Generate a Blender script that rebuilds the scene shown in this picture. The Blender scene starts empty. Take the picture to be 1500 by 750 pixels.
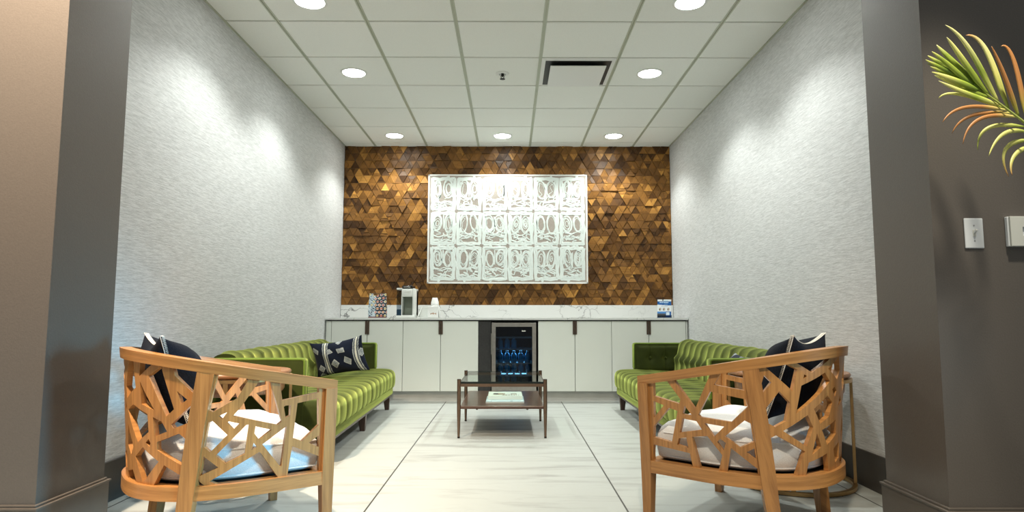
import bpy, bmesh, math, random
import numpy as np
from mathutils import Vector, Matrix, geometry
PI = math.pi
random.seed(7)
rng = np.random.default_rng(5)
scn = bpy.context.scene
col = scn.collection

# ------------------------------------------------------------------ materials
def new_mat(name):
    m = bpy.data.materials.new(name); m.use_nodes = True
    nt = m.node_tree
    return m, nt, nt.nodes['Principled BSDF']

def plain(name, rgb, rough=.5, metal=0., spec=.5, sheen=0., coat=0., noise=0., nscale=40., bump=0., trans=0., emit=None, estr=0.):
    m, nt, b = new_mat(name)
    b.inputs['Base Color'].default_value = (*rgb, 1)
    b.inputs['Roughness'].default_value = rough
    b.inputs['Metallic'].default_value = metal
    b.inputs['Specular IOR Level'].default_value = spec
    b.inputs['Sheen Weight'].default_value = sheen
    b.inputs['Coat Weight'].default_value = coat
    b.inputs['Transmission Weight'].default_value = trans
    if emit:
        b.inputs['Emission Color'].default_value = (*emit, 1)
        b.inputs['Emission Strength'].default_value = estr
    tc = nt.nodes.new('ShaderNodeTexCoord')
    nz = nt.nodes.new('ShaderNodeTexNoise'); nz.inputs['Scale'].default_value = nscale; nz.inputs['Detail'].default_value = 4
    nt.links.new(tc.outputs['Object'], nz.inputs['Vector'])
    if noise:
        r = nt.nodes.new('ShaderNodeValToRGB')
        r.color_ramp.elements[0].position = .3; r.color_ramp.elements[1].position = .7
        r.color_ramp.elements[0].color = (*[c*(1-noise) for c in rgb], 1)
        r.color_ramp.elements[1].color = (*[min(1, c*(1+noise)) for c in rgb], 1)
        nt.links.new(nz.outputs['Fac'], r.inputs['Fac']); nt.links.new(r.outputs['Color'], b.inputs['Base Color'])
    if bump:
        bp = nt.nodes.new('ShaderNodeBump'); bp.inputs['Strength'].default_value = bump; bp.inputs['Distance'].default_value = .004
        nt.links.new(nz.outputs['Fac'], bp.inputs['Height']); nt.links.new(bp.outputs['Normal'], b.inputs['Normal'])
    return m

def wood(name, light, dark, su=3., sv=55., rough=.38, coat=.1):
    """wood grain that runs along the u direction of the UV map (metres)"""
    m, nt, b = new_mat(name)
    uv = nt.nodes.new('ShaderNodeUVMap')
    mp = nt.nodes.new('ShaderNodeMapping'); mp.inputs['Scale'].default_value = (su, sv, 1)
    n1 = nt.nodes.new('ShaderNodeTexNoise'); n1.inputs['Scale'].default_value = 1; n1.inputs['Detail'].default_value = 6; n1.inputs['Distortion'].default_value = .6
    mp2 = nt.nodes.new('ShaderNodeMapping'); mp2.inputs['Scale'].default_value = (su*6, sv*7, 1)
    n2 = nt.nodes.new('ShaderNodeTexNoise'); n2.inputs['Scale'].default_value = 1; n2.inputs['Detail'].default_value = 2
    ad = nt.nodes.new('ShaderNodeMath'); ad.operation = 'MULTIPLY_ADD'; ad.inputs[1].default_value = .35
    r = nt.nodes.new('ShaderNodeValToRGB')
    r.color_ramp.elements[0].position = .42; r.color_ramp.elements[0].color = (*dark, 1)
    r.color_ramp.elements[1].position = .82; r.color_ramp.elements[1].color = (*light, 1)
    L = nt.links.new
    L(uv.outputs['UV'], mp.inputs['Vector']); L(uv.outputs['UV'], mp2.inputs['Vector'])
    L(mp.outputs['Vector'], n1.inputs['Vector']); L(mp2.outputs['Vector'], n2.inputs['Vector'])
    L(n2.outputs['Fac'], ad.inputs[0]); L(n1.outputs['Fac'], ad.inputs[2])
    L(ad.outputs['Value'], r.inputs['Fac']); L(r.outputs['Color'], b.inputs['Base Color'])
    b.inputs['Roughness'].default_value = rough; b.inputs['Coat Weight'].default_value = coat
    bp = nt.nodes.new('ShaderNodeBump'); bp.inputs['Strength'].default_value = .12; bp.inputs['Distance'].default_value = .002
    L(n2.outputs['Fac'], bp.inputs['Height']); L(bp.outputs['Normal'], b.inputs['Normal'])
    return m

def attr_mat(name, rough=.6, sheen=0., spec=.3, bump=0., nscale=300):
    m, nt, b = new_mat(name)
    a = nt.nodes.new('ShaderNodeAttribute'); a.attribute_name = 'pattern'
    nt.links.new(a.outputs['Color'], b.inputs['Base Color'])
    b.inputs['Roughness'].default_value = rough; b.inputs['Sheen Weight'].default_value = sheen
    b.inputs['Specular IOR Level'].default_value = spec
    if bump:
        nz = nt.nodes.new('ShaderNodeTexNoise'); nz.inputs['Scale'].default_value = nscale
        bp = nt.nodes.new('ShaderNodeBump'); bp.inputs['Strength'].default_value = bump; bp.inputs['Distance'].default_value = .003
        tc = nt.nodes.new('ShaderNodeTexCoord'); nt.links.new(tc.outputs['Object'], nz.inputs['Vector'])
        nt.links.new(nz.outputs['Fac'], bp.inputs['Height']); nt.links.new(bp.outputs['Normal'], b.inputs['Normal'])
    return m

def velvet(name, base, edge):
    m, nt, b = new_mat(name)
    L = nt.links.new
    tc = nt.nodes.new('ShaderNodeTexCoord')
    nz = nt.nodes.new('ShaderNodeTexNoise'); nz.inputs['Scale'].default_value = 9; nz.inputs['Detail'].default_value = 5
    r = nt.nodes.new('ShaderNodeValToRGB')
    r.color_ramp.elements[0].position = .32; r.color_ramp.elements[0].color = (*[c*.78 for c in base], 1)
    r.color_ramp.elements[1].position = .7; r.color_ramp.elements[1].color = (*[c*1.15 for c in base], 1)
    L(tc.outputs['Object'], nz.inputs['Vector']); L(nz.outputs['Fac'], r.inputs['Fac']); L(r.outputs['Color'], b.inputs['Base Color'])
    b.inputs['Roughness'].default_value = .75; b.inputs['Specular IOR Level'].default_value = .15
    b.inputs['Sheen Weight'].default_value = 1.; b.inputs['Sheen Roughness'].default_value = .42
    b.inputs['Sheen Tint'].default_value = (*edge, 1)
    n2 = nt.nodes.new('ShaderNodeTexNoise'); n2.inputs['Scale'].default_value = 500
    bp = nt.nodes.new('ShaderNodeBump'); bp.inputs['Strength'].default_value = .15; bp.inputs['Distance'].default_value = .002
    L(tc.outputs['Object'], n2.inputs['Vector']); L(n2.outputs['Fac'], bp.inputs['Height']); L(bp.outputs['Normal'], b.inputs['Normal'])
    return m

def wallpaper():
    m, nt, b = new_mat('grasscloth wallpaper'); L = nt.links.new
    tc = nt.nodes.new('ShaderNodeTexCoord')
    def nz(sc, detail):
        mp = nt.nodes.new('ShaderNodeMapping'); mp.inputs['Scale'].default_value = sc
        n = nt.nodes.new('ShaderNodeTexNoise'); n.inputs['Scale'].default_value = 1; n.inputs['Detail'].default_value = detail
        L(tc.outputs['Object'], mp.inputs['Vector']); L(mp.outputs['Vector'], n.inputs['Vector']); return n
    a = nz((14, 14, 190), 3); c = nz((55, 55, 520), 2)
    ad = nt.nodes.new('ShaderNodeMath'); ad.operation = 'MULTIPLY_ADD'; ad.inputs[1].default_value = .6
    L(c.outputs['Fac'], ad.inputs[0]); L(a.outputs['Fac'], ad.inputs[2])
    r = nt.nodes.new('ShaderNodeValToRGB')
    r.color_ramp.elements[0].position = .55; r.color_ramp.elements[0].color = (.44, .45, .45, 1)
    r.color_ramp.elements[1].position = 1.02 if False else 1.; r.color_ramp.elements[1].color = (.66, .67, .67, 1)
    L(ad.outputs['Value'], r.inputs['Fac']); L(r.outputs['Color'], b.inputs['Base Color'])
    b.inputs['Roughness'].default_value = .6; b.inputs['Specular IOR Level'].default_value = .25
    bp = nt.nodes.new('ShaderNodeBump'); bp.inputs['Strength'].default_value = .32; bp.inputs['Distance'].default_value = .003
    L(ad.outputs['Value'], bp.inputs['Height']); L(bp.outputs['Normal'], b.inputs['Normal'])
    return m

def floor_mat():
    m, nt, b = new_mat('large porcelain floor tile'); L = nt.links.new
    tc = nt.nodes.new('ShaderNodeTexCoord')
    sx = nt.nodes.new('ShaderNodeSeparateXYZ'); L(tc.outputs['Object'], sx.inputs['Vector'])
    def M(op, a, b_=None, c=None):
        n = nt.nodes.new('ShaderNodeMath'); n.operation = op
        for i, v in enumerate((a, b_, c)):
            if v is None: continue
            if isinstance(v, (int, float)): n.inputs[i].default_value = v
            else: L(v, n.inputs[i])
        return n.outputs[0]
    def line(o, off, per, half):
        t = M('DIVIDE', M('ADD', o, off), per)
        d = M('ABSOLUTE', M('SUBTRACT', M('FRACT', M('ADD', t, .5)), .5))
        return M('LESS_THAN', d, half/per), M('FLOOR', t)
    lx, cx = line(sx.outputs['X'], .67, 1.22, .0042)
    ly, cy = line(sx.outputs['Y'], -4.15+12.5, 1.25, .0022)
    # streaks, shifted from tile to tile
    cmb = nt.nodes.new('ShaderNodeCombineXYZ'); L(M('MULTIPLY', cx, 7.3), cmb.inputs['X']); L(M('MULTIPLY', cy, 3.7), cmb.inputs['Y'])
    va = nt.nodes.new('ShaderNodeVectorMath'); va.operation = 'ADD'; L(tc.outputs['Object'], va.inputs[0]); L(cmb.outputs['Vector'], va.inputs[1])
    mp = nt.nodes.new('ShaderNodeMapping'); mp.inputs['Scale'].default_value = (1.0, 6.0, 1); mp.inputs['Rotation'].default_value = (0, 0, -.22)
    L(va.outputs['Vector'], mp.inputs['Vector'])
    n1 = nt.nodes.new('ShaderNodeTexNoise'); n1.inputs['Scale'].default_value = 1.6; n1.inputs['Detail'].default_value = 9; n1.inputs['Roughness'].default_value = .62; n1.inputs['Distortion'].default_value = .5
    L(mp.outputs['Vector'], n1.inputs['Vector'])
    r = nt.nodes.new('ShaderNodeValToRGB'); e = r.color_ramp.elements
    e[0].position = .30; e[0].color = (.34, .35, .335, 1); e[1].position = .50; e[1].color = (.475, .50, .475, 1)
    L(n1.outputs['Fac'], r.inputs['Fac'])
    mx = nt.nodes.new('ShaderNodeMix'); mx.data_type = 'RGBA'; mx.inputs['B'].default_value = (.36, .36, .34, 1)
    L(ly, mx.inputs['Factor']); L(r.outputs['Color'], mx.inputs['A'])
    m2 = nt.nodes.new('ShaderNodeMix'); m2.data_type = 'RGBA'; m2.inputs['B'].default_value = (.05, .05, .045, 1)
    L(lx, m2.inputs['Factor']); L(mx.outputs['Result'], m2.inputs['A'])
    L(m2.outputs['Result'], b.inputs['Base Color'])
    b.inputs['Roughness'].default_value = .42; b.inputs['Specular IOR Level'].default_value = .4
    return m

def marble():
    m, nt, b = new_mat('white veined quartz'); L = nt.links.new
    tc = nt.nodes.new('ShaderNodeTexCoord')
    n0 = nt.nodes.new('ShaderNodeTexNoise'); n0.inputs['Scale'].default_value = 3; n0.inputs['Detail'].default_value = 6
    L(tc.outputs['Object'], n0.inputs['Vector'])
    vm = nt.nodes.new('ShaderNodeVectorMath'); vm.operation = 'MULTIPLY_ADD'; vm.inputs[1].default_value = (.55, .55, .55)
    L(n0.outputs['Color'], vm.inputs[0]); L(tc.outputs['Object'], vm.inputs[2])
    vo = nt.nodes.new('ShaderNodeTexVoronoi'); vo.feature = 'DISTANCE_TO_EDGE'; vo.inputs['Scale'].default_value = 3.2
    mp = nt.nodes.new('ShaderNodeMapping'); mp.inputs['Rotation'].default_value = (0, .7, .3); mp.inputs['Scale'].default_value = (1, .6, 1.7)
    L(vm.outputs['Vector'], mp.inputs['Vector']); L(mp.outputs['Vector'], vo.inputs['Vector'])
    r = nt.nodes.new('ShaderNodeValToRGB'); e = r.color_ramp.elements
    e[0].position = 0; e[0].color = (.13, .13, .13, 1); e[1].position = .02; e[1].color = (.68, .69, .67, 1)
    L(vo.outputs['Distance'], r.inputs['Fac'])
    n2 = nt.nodes.new('ShaderNodeTexNoise'); n2.inputs['Scale'].default_value = 2.2
    L(tc.outputs['Object'], n2.inputs['Vector'])
    mr = nt.nodes.new('ShaderNodeMapRange'); mr.inputs['From Min'].default_value = .42; mr.inputs['From Max'].default_value = .60
    L(n2.outputs['Fac'], mr.inputs['Value'])
    mx = nt.nodes.new('ShaderNodeMix'); mx.data_type = 'RGBA'; mx.inputs['A'].default_value = (.68, .69, .67, 1)
    L(mr.outputs['Result'], mx.inputs['Factor']); L(r.outputs['Color'], mx.inputs['B'])
    L(mx.outputs['Result'], b.inputs['Base Color']); b.inputs['Roughness'].default_value = .2
    return m

def mosaic_mat():
    """walnut tile: tone, grain angle and offset come from per-tile attributes"""
    m, nt, b = new_mat('walnut mosaic tile'); L = nt.links.new
    tc = nt.nodes.new('ShaderNodeTexCoord')
    at = nt.nodes.new('ShaderNodeAttribute'); at.attribute_name = 'tile'
    sp = nt.nodes.new('ShaderNodeSeparateColor'); L(at.outputs['Color'], sp.inputs['Color'])
    ang = nt.nodes.new('ShaderNodeMath'); ang.operation = 'MULTIPLY'; ang.inputs[1].default_value = PI; L(sp.outputs['Green'], ang.inputs[0])
    vr = nt.nodes.new('ShaderNodeVectorRotate'); vr.rotation_type = 'Y_AXIS'; L(tc.outputs['Object'], vr.inputs['Vector']); L(ang.outputs[0], vr.inputs['Angle'])
    mp = nt.nodes.new('ShaderNodeMapping'); mp.inputs['Scale'].default_value = (6, 6, 95); L(vr.outputs['Vector'], mp.inputs['Vector'])
    nz = nt.nodes.new('ShaderNodeTexNoise'); nz.noise_dimensions = '4D'; nz.inputs['Scale'].default_value = 1; nz.inputs['Detail'].default_value = 4; nz.inputs['Distortion'].default_value = .4
    w = nt.nodes.new('ShaderNodeMath'); w.operation = 'MULTIPLY'; w.inputs[1].default_value = 40; L(sp.outputs['Blue'], w.inputs[0]); L(w.outputs[0], nz.inputs['W'])
    L(mp.outputs['Vector'], nz.inputs['Vector'])
    sc = nt.nodes.new('ShaderNodeMath'); sc.operation = 'MULTIPLY_ADD'; sc.inputs[1].default_value = .55; sc.inputs[2].default_value = -.27
    L(nz.outputs['Fac'], sc.inputs[0])
    ad = nt.nodes.new('ShaderNodeMath'); ad.operation = 'ADD'; L(sp.outputs['Red'], ad.inputs[0]); L(sc.outputs[0], ad.inputs[1])
    r = nt.nodes.new('ShaderNodeValToRGB'); e = r.color_ramp.elements
    e[0].position = 0; e[0].color = (.028, .011, .003, 1); e[1].position = 1; e[1].color = (.62, .31, .07, 1)
    x = e.new(.35); x.color = (.105, .045, .010, 1); x = e.new(.65); x.color = (.26, .118, .025, 1)
    L(ad.outputs[0], r.inputs['Fac']); L(r.outputs['Color'], b.inputs['Base Color'])
    b.inputs['Roughness'].default_value = .42; b.inputs['Specular IOR Level'].default_value = .3
    return m

M = {}
M['wall'] = wallpaper(); M['floor'] = floor_mat(); M['marble'] = marble(); M['mosaic'] = mosaic_mat()
M['taupe'] = plain('taupe paint', (.112, .098, .085), .42, noise=.05, nscale=160, bump=.12, spec=.5)
M['base_dark'] = plain('dark baseboard paint', (.05, .045, .04), .4, noise=.06, nscale=12)
M['base_taupe'] = plain('taupe baseboard paint', (.105, .09, .075), .38, noise=.05, nscale=20)
M['white_paint'] = plain('white paint', (.75, .76, .74), .5)
M['ceil_tile'] = plain('ceiling tile', (.82, .84, .80), .85, noise=.035, nscale=220, bump=.15)
M['ceil_grid'] = plain('ceiling grid metal', (.47, .50, .40), .45)
M['cabinet'] = plain('satin white lacquer', (.72, .745, .69), .38, noise=.01, nscale=3)
M['cab_gap'] = plain('shadow gap carcass', (.16, .165, .15), .6)
M['toe'] = plain('brushed toe kick', (.60, .60, .57), .4, noise=.05, nscale=8)
M['walnut_pull'] = plain('dark walnut pull', (.06, .035, .022), .45, noise=.2, nscale=60)
M['black_panel'] = plain('black textured laminate', (.022, .022, .022), .5, noise=.3, nscale=60)
M['black'] = plain('matt black', (.012, .012, .012), .5)
M['steel'] = plain('brushed stainless', (.42, .40, .37), .32, metal=.9, noise=.1, nscale=25)
M['wire'] = plain('shelf wire', (.5, .52, .55), .3, metal=.6)
M['oak_u'] = wood('honey oak', (.50, .235, .070), (.27, .115, .031), su=2.5, sv=75)
M['oak_end'] = wood('honey oak end pieces', (.44, .205, .062), (.23, .096, .027), su=2.5, sv=75)
M['darkwood'] = wood('espresso leg wood', (.075, .04, .025), (.03, .016, .011))
M['shelfwood'] = wood('dark walnut shelf', (.10, .045, .026), (.042, .02, .013), su=2, sv=30, rough=.3, coat=.2)
M['tablewood'] = wood('warm table wood', (.36, .17, .075), (.20, .085, .035))
M['velvet'] = velvet('olive velvet', (.024, .033, .004), (.72, .84, .22))
M['piping'] = velvet('olive velvet piping', (.11, .17, .025), (.6, .8, .2))
M['linen'] = plain('natural linen', (.71, .72, .72), .85, noise=.07, nscale=260, bump=.35, spec=.2)
M['deck'] = plain('dark seat webbing', (.035, .022, .015), .8, noise=.4, nscale=50)
M['navy'] = plain('navy black cotton', (.0065, .009, .016), .9, noise=.35, nscale=200, bump=.4, spec=.15)
M['stitch'] = plain('white yarn', (.78, .77, .72), .8)
M['bronze'] = plain('dark bronze metal', (.17, .11, .075), .38, metal=.75, noise=.1, nscale=20)
M['bronze_dark'] = plain('blackened bronze cap', (.03, .022, .018), .4, metal=.6)
M['brass'] = plain('brushed brass', (.47, .30, .13), .34, metal=.85, noise=.08, nscale=30)
M['plastic_white'] = plain('white plastic', (.76, .78, .75), .3)
M['plate'] = plain('switch plate plastic', (.70, .73, .75), .3)
M['plate_warm'] = plain('wall box plastic', (.62, .63, .58), .35)
M['grey_green'] = plain('brewer recess grey', (.27, .31, .25), .45)
M['black_gloss'] = plain('black gloss plastic', (.012, .013, .014), .12)
M['chrome'] = plain('chrome', (.75, .75, .75), .12, metal=1)
M['paper'] = plain('white paper', (.78, .79, .77), .6)
M['screw'] = plain('screw metal', (.5, .5, .5), .3, metal=1)
M['pattern'] = attr_mat('printed pattern', .5)
M['fabric_pattern'] = attr_mat('woven pattern', .9, sheen=.1, spec=.1, bump=.4)
M['gloss_pattern'] = attr_mat('printed glossy', .3)
M['canvas'] = plain('taupe canvas', (.34, .30, .26), .6, noise=.12, nscale=90)
M['mint'] = plain('mint white paint', (.70, .765, .735), .34, noise=.03, nscale=60, bump=.15)
M['frame_white'] = plain('white canvas edge', (.78, .79, .76), .45)
M['leaf'] = None

def glass(name, tint, rough=0., ior=1.45):
    m, nt, b = new_mat(name)
    b.inputs['Base Color'].default_value = (*tint, 1); b.inputs['Roughness'].default_value = rough
    b.inputs['Transmission Weight'].default_value = 1; b.inputs['IOR'].default_value = ior
    return m
def thin_glass(name, tint, fac=.08):
    """architectural pane: mostly clear with a fresnel gloss"""
    m = bpy.data.materials.new(name); m.use_nodes = True; nt = m.node_tree; nt.nodes.clear(); L = nt.links.new
    o = nt.nodes.new('ShaderNodeOutputMaterial'); t = nt.nodes.new('ShaderNodeBsdfTransparent'); t.inputs['Color'].default_value = (*tint, 1)
    g = nt.nodes.new('ShaderNodeBsdfGlossy'); g.inputs['Roughness'].default_value = .02
    f = nt.nodes.new('ShaderNodeFresnel'); f.inputs['IOR'].default_value = 1.45
    x = nt.nodes.new('ShaderNodeMixShader')
    ge = nt.nodes.new('ShaderNodeNewGeometry'); mu = nt.nodes.new('ShaderNodeMath'); mu.operation = 'SUBTRACT'; mu.inputs[0].default_value = 1
    m2 = nt.nodes.new('ShaderNodeMath'); m2.operation = 'MULTIPLY'
    L(ge.outputs['Backfacing'], mu.inputs[1]); L(f.outputs['Fac'], m2.inputs[0]); L(mu.outputs[0], m2.inputs[1])
    L(m2.outputs[0], x.inputs['Fac']); L(t.outputs['BSDF'], x.inputs[1]); L(g.outputs['BSDF'], x.inputs[2]); L(x.outputs['Shader'], o.inputs['Surface'])
    return m
M['glass_top'] = thin_glass('clear table glass', (.90, .96, .92))
M['glass_edge'] = plain('dark green glass edge', (.006, .012, .010), .2)
M['fridge_glass'] = thin_glass('tinted fridge glass', (.42, .50, .56))
M['tank'] = thin_glass('smoked tank plastic', (.55, .6, .65))
M['bottle'] = plain('blue bottle plastic', (.05, .34, .58), .12, spec=.7)
M['bottle_cap'] = plain('pale blue cap', (.55, .70, .80), .3)
M['lens'] = plain('lit downlight lens', (.9, .9, .9), .4, emit=(.97, 1, .95), estr=45)

# ------------------------------------------------------------------ mesh helpers
def mesh_obj(name, V, F, mat, parent=None, smooth=None, uv=None, mats=None, fmat=None):
    me = bpy.data.meshes.new(name)
    me.from_pydata([tuple(v) for v in V], [], [tuple(f) for f in F]); me.validate(); me.update()
    for mm in (mats or [mat]): me.materials.append(mm)
    if fmat is not None: me.polygons.foreach_set('material_index', fmat)
    o = bpy.data.objects.new(name, me); col.objects.link(o)
    if smooth is not None:
        me.shade_smooth()
        if smooth < 179: me.set_sharp_from_angle(angle=math.radians(smooth))
    if uv is not None:
        lay = me.uv_layers.new(name='UVMap')
        for lp in me.loops: lay.data[lp.index].uv = uv[lp.vertex_index]
    if parent is not None: o.parent = parent
    return o

def uv_axis(o, axis):
    """UV in metres with u running along the given local axis"""
    me = o.data; lay = me.uv_layers.get('UVMap') or me.uv_layers.new(name='UVMap')
    a = axis; b_, c = [i for i in range(3) if i != a]
    sh = random.random()*9
    for lp in me.loops:
        v = me.vertices[lp.vertex_index].co
        lay.data[lp.index].uv = (v[a]+sh, v[b_]+v[c]*.83+sh)
    return o

def fix(o):
    bm = bmesh.new(); bm.from_mesh(o.data); bmesh.ops.recalc_face_normals(bm, faces=bm.faces[:]); bm.to_mesh(o.data); bm.free(); return o

class MB:
    """collects simple solids into one mesh"""
    def __init__(s): s.V = []; s.F = []; s.fm = []
    def add(s, V, F, k=0):
        n = len(s.V); s.V += [tuple(v) for v in V]; s.F += [tuple(i+n for i in f) for f in F]; s.fm += [k]*len(F); return s
    def box(s, x0, x1, y0, y1, z0, z1, k=0, bev=0, seg=2, mat=None):
        bm = bmesh.new()
        vs = [bm.verts.new((x, y, z)) for x in (x0, x1) for y in (y0, y1) for z in (z0, z1)]
        for f in ((0, 1, 3, 2), (4, 6, 7, 5), (0, 4, 5, 1), (2, 3, 7, 6), (0, 2, 6, 4), (1, 5, 7, 3)): bm.faces.new([vs[i] for i in f])
        if bev: bmesh.ops.bevel(bm, geom=bm.edges[:], offset=bev, segments=seg, affect='EDGES', profile=.5)
        if mat is not None: bm.transform(mat)
        bm.verts.index_update()
        s.add([v.co[:] for v in bm.verts], [[v.index for v in f.verts] for f in bm.faces], k); bm.free(); return s
    def tube(s, pts, r, n=8, k=0, close=False, cap=True):
        pts = [Vector(p) for p in pts]; N = len(pts); V = []; F = []
        rr = r if hasattr(r, '__len__') else [r]*N
        up = Vector((0, 0, 1)); prev = None
        for i, p in enumerate(pts):
            if close: t = (pts[(i+1) % N]-pts[i-1])
            else: t = pts[min(i+1, N-1)]-pts[max(i-1, 0)]
            t = t.normalized() if t.length > 1e-9 else Vector((0, 0, 1))
            if prev is None:
                a = t.cross(up)
                if a.length < 1e-3: a = t.cross(Vector((1, 0, 0)))
            else: a = prev - t*prev.dot(t)
            a.normalize(); prev = a; b = t.cross(a)
            for j in range(n):
                q = 2*PI*j/n; V.append(p+(a*math.cos(q)+b*math.sin(q))*rr[i])
        m = N if close else N-1
        for i in range(m):
            for j in range(n):
                i2 = (i+1) % N
                F.append((i*n+j, i*n+(j+1) % n, i2*n+(j+1) % n, i2*n+j))
        if cap and not close: F.append(tuple(range(n-1, -1, -1))); F.append(tuple((N-1)*n+j for j in range(n)))
        return s.add(V, F, k)
    def lathe(s, prof, n=24, k=0, c=(0, 0, 0), cap=True):
        V = []; F = []
        for r, z in prof:
            for j in range(n): V.append((c[0]+r*math.cos(2*PI*j/n), c[1]+r*math.sin(2*PI*j/n), c[2]+z))
        for i in range(len(prof)-1):
            for j in range(n): F.append((i*n+j, i*n+(j+1) % n, (i+1)*n+(j+1) % n, (i+1)*n+j))
        if cap: F.append(tuple(range(n-1, -1, -1))); F.append(tuple((len(prof)-1)*n+j for j in range(n)))
        return s.add(V, F, k)
    def prism(s, poly, z0, z1, k=0, axis='z'):
        n = len(poly)
        def P(a, b, h): return {'z': (a, b, h), 'y': (a, h, b), 'x': (h, a, b)}[axis]
        V = [P(a, b, z0) for a, b in poly]+[P(a, b, z1) for a, b in poly]
        F = [tuple(range(n-1, -1, -1)), tuple(range(n, 2*n))]+[(i, (i+1) % n, n+(i+1) % n, n+i) for i in range(n)]
        return s.add(V, F, k)
    def hexa(s, lo, hi, k=0):
        """loft between two 4-point rings"""
        V = list(lo)+list(hi)
        return s.add(V, [(3, 2, 1, 0), (4, 5, 6, 7)]+[(i, (i+1) % 4, 4+(i+1) % 4, 4+i) for i in range(4)], k)
    def build(s, name, mat, parent=None, smooth=None, mats=None, axis=None):
        o = mesh_obj(name, s.V, s.F, mat, parent, smooth, None, mats, s.fm if mats else None)
        fix(o)
        if axis is not None: uv_axis(o, axis)
        return o

def grid_faces(nu, nv, cu=False):
    F = []
    for i in range(nu if cu else nu-1):
        for j in range(nv-1):
            a = i*nv+j; b = ((i+1) % nu)*nv+j
            F.append((a, b, b+1, a+1))
    return F

def set_pattern(o, fn):
    """per-vertex design colours of a printed / woven thing; fn gets the vertex index"""
    me = o.data; a = me.color_attributes.new(name='pattern', type='FLOAT_COLOR', domain='POINT')
    for i in range(len(me.vertices)): a.data[i].color = (*fn(i), 1)

def thing(name, label, cat, loc=(0, 0, 0), rz=0., group=None):
    o = bpy.data.objects.new(name, None); col.objects.link(o); o.empty_display_size = .1
    o.location = loc; o.rotation_euler = (0, 0, rz); return tag(o, label, cat, group)
def tag(o, label, cat, group=None):
    o['label'] = label; o['category'] = cat
    if group: o['group'] = group
    return o
def struct(o): o['kind'] = 'structure'; return o
def copy_tree(o, parent=None):
    c = o.copy(); col.objects.link(c)
    if parent is not None: c.parent = parent; c.matrix_parent_inverse = o.matrix_parent_inverse
    for ch in list(o.children): copy_tree(ch, c)
    return c
# ------------------------------------------------------------------ the room
XL, XR, YB, ZC = -1.954, 1.90, 7.44, 2.92
PLX, PRX = -1.785, 1.64            # reveals of the opening
PY0, PY1 = 2.47, 2.90              # front and rear of the opening's piers

struct(MB().box(-4.2, 4.2, -3.2, YB+.2, -.12, 0).build('floor', M['floor']))
struct(MB().box(XL-.12, XL, PY1-.02, YB+.1, 0, ZC+.1).build('wall_left', M['wall']))
struct(MB().box(XR, XR+.12, PY1-.07, YB+.1, 0, ZC+.1).build('wall_right', M['wall']))
# piers either side of the opening (front faces look at the camera)
struct(MB().box(-4.2, PLX, PY0+.02, PY1, 0, 3.4).build('wall_front_left', M['taupe']))
struct(MB().box(PRX, 4.2, PY0-.02, PY1-.05, 0, 3.4).build('wall_front_right', M['taupe']))
# baseboards
m = MB().box(XL, XL+.014, PY1, YB-.62, 0, .196, bev=.003); struct(m.build('baseboard_left', M['base_dark']))
m = MB().box(XR-.014, XR, PY1-.05, YB-.62, 0, .19, bev=.003); struct(m.build('baseboard_right', M['base_dark']))
def pier_base(name, x0, x1, y0, y1, h):
    m = MB().box(x0, x1, y0, y1, 0, h-.016, bev=.002)
    d = .006
    m.box(x0-(d if x0 > 0 else -0), x1+(0 if x0 > 0 else d), y0-d, y1+d, h-.017, h-.009, bev=.002)
    m.box(x0+(.006 if x0 > 0 else 0), x1-(0 if x0 > 0 else .006), y0+.006, y1-.006, h-.010, h, bev=.003)
    return struct(m.build(name, M['base_taupe']))
pier_base('baseboard_front_left', -4.2, PLX+.016, PY0+.004, PY1+.014, .192)
pier_base('baseboard_front_right', PRX-.016, 4.2, PY0-.036, PY1-.036, .192)

# ceiling: lay-in tiles on an exposed grid, one mesh with two materials
GX, GY, GS = -1.5897, 4.2058, .61
m = MB().box(XL-.1, XR+.1, PY1-.45, YB+.1, ZC, ZC+.1, 0)
xs = [GX+GS*i for i in range(6)]; ys = [GY+GS*j for j in range(-2, 6)]
xe = [XL]+xs+[XR]; ye = [PY1-.45]+ys+[YB]
for i in range(len(xe)-1):
    for j in range(len(ye)-1):
        a, b_, c, d = xe[i]+.011, xe[i+1]-.011, ye[j]+.008, ye[j+1]-.008
        m.box(a, b_, c, d, ZC-.012, ZC+.005, 0, bev=.004, seg=1)
for x in xs:
    m.box(x-.013, x-.003, PY1-.45, YB, ZC-.013, ZC+.002, 1); m.box(x+.003, x+.013, PY1-.45, YB, ZC-.013, ZC+.002, 1)
    m.box(x-.003, x+.003, PY1-.45, YB, ZC-.007, ZC+.002, 1)
for y in ys: m.box(XL, XR, y-.0045, y+.0045, ZC-.006, ZC+.002, 1)
m.box(XL, XL+.012, PY1, YB, ZC-.016, ZC+.002, 1); m.box(XR-.012, XR, PY1, YB, ZC-.016, ZC+.002, 1); m.box(XL, XR, YB-.012, YB, ZC-.014, ZC+.002, 0)
struct(m.build('ceiling', None, mats=[M['ceil_tile'], M['ceil_grid']]))
CZ = ZC-.013

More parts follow.
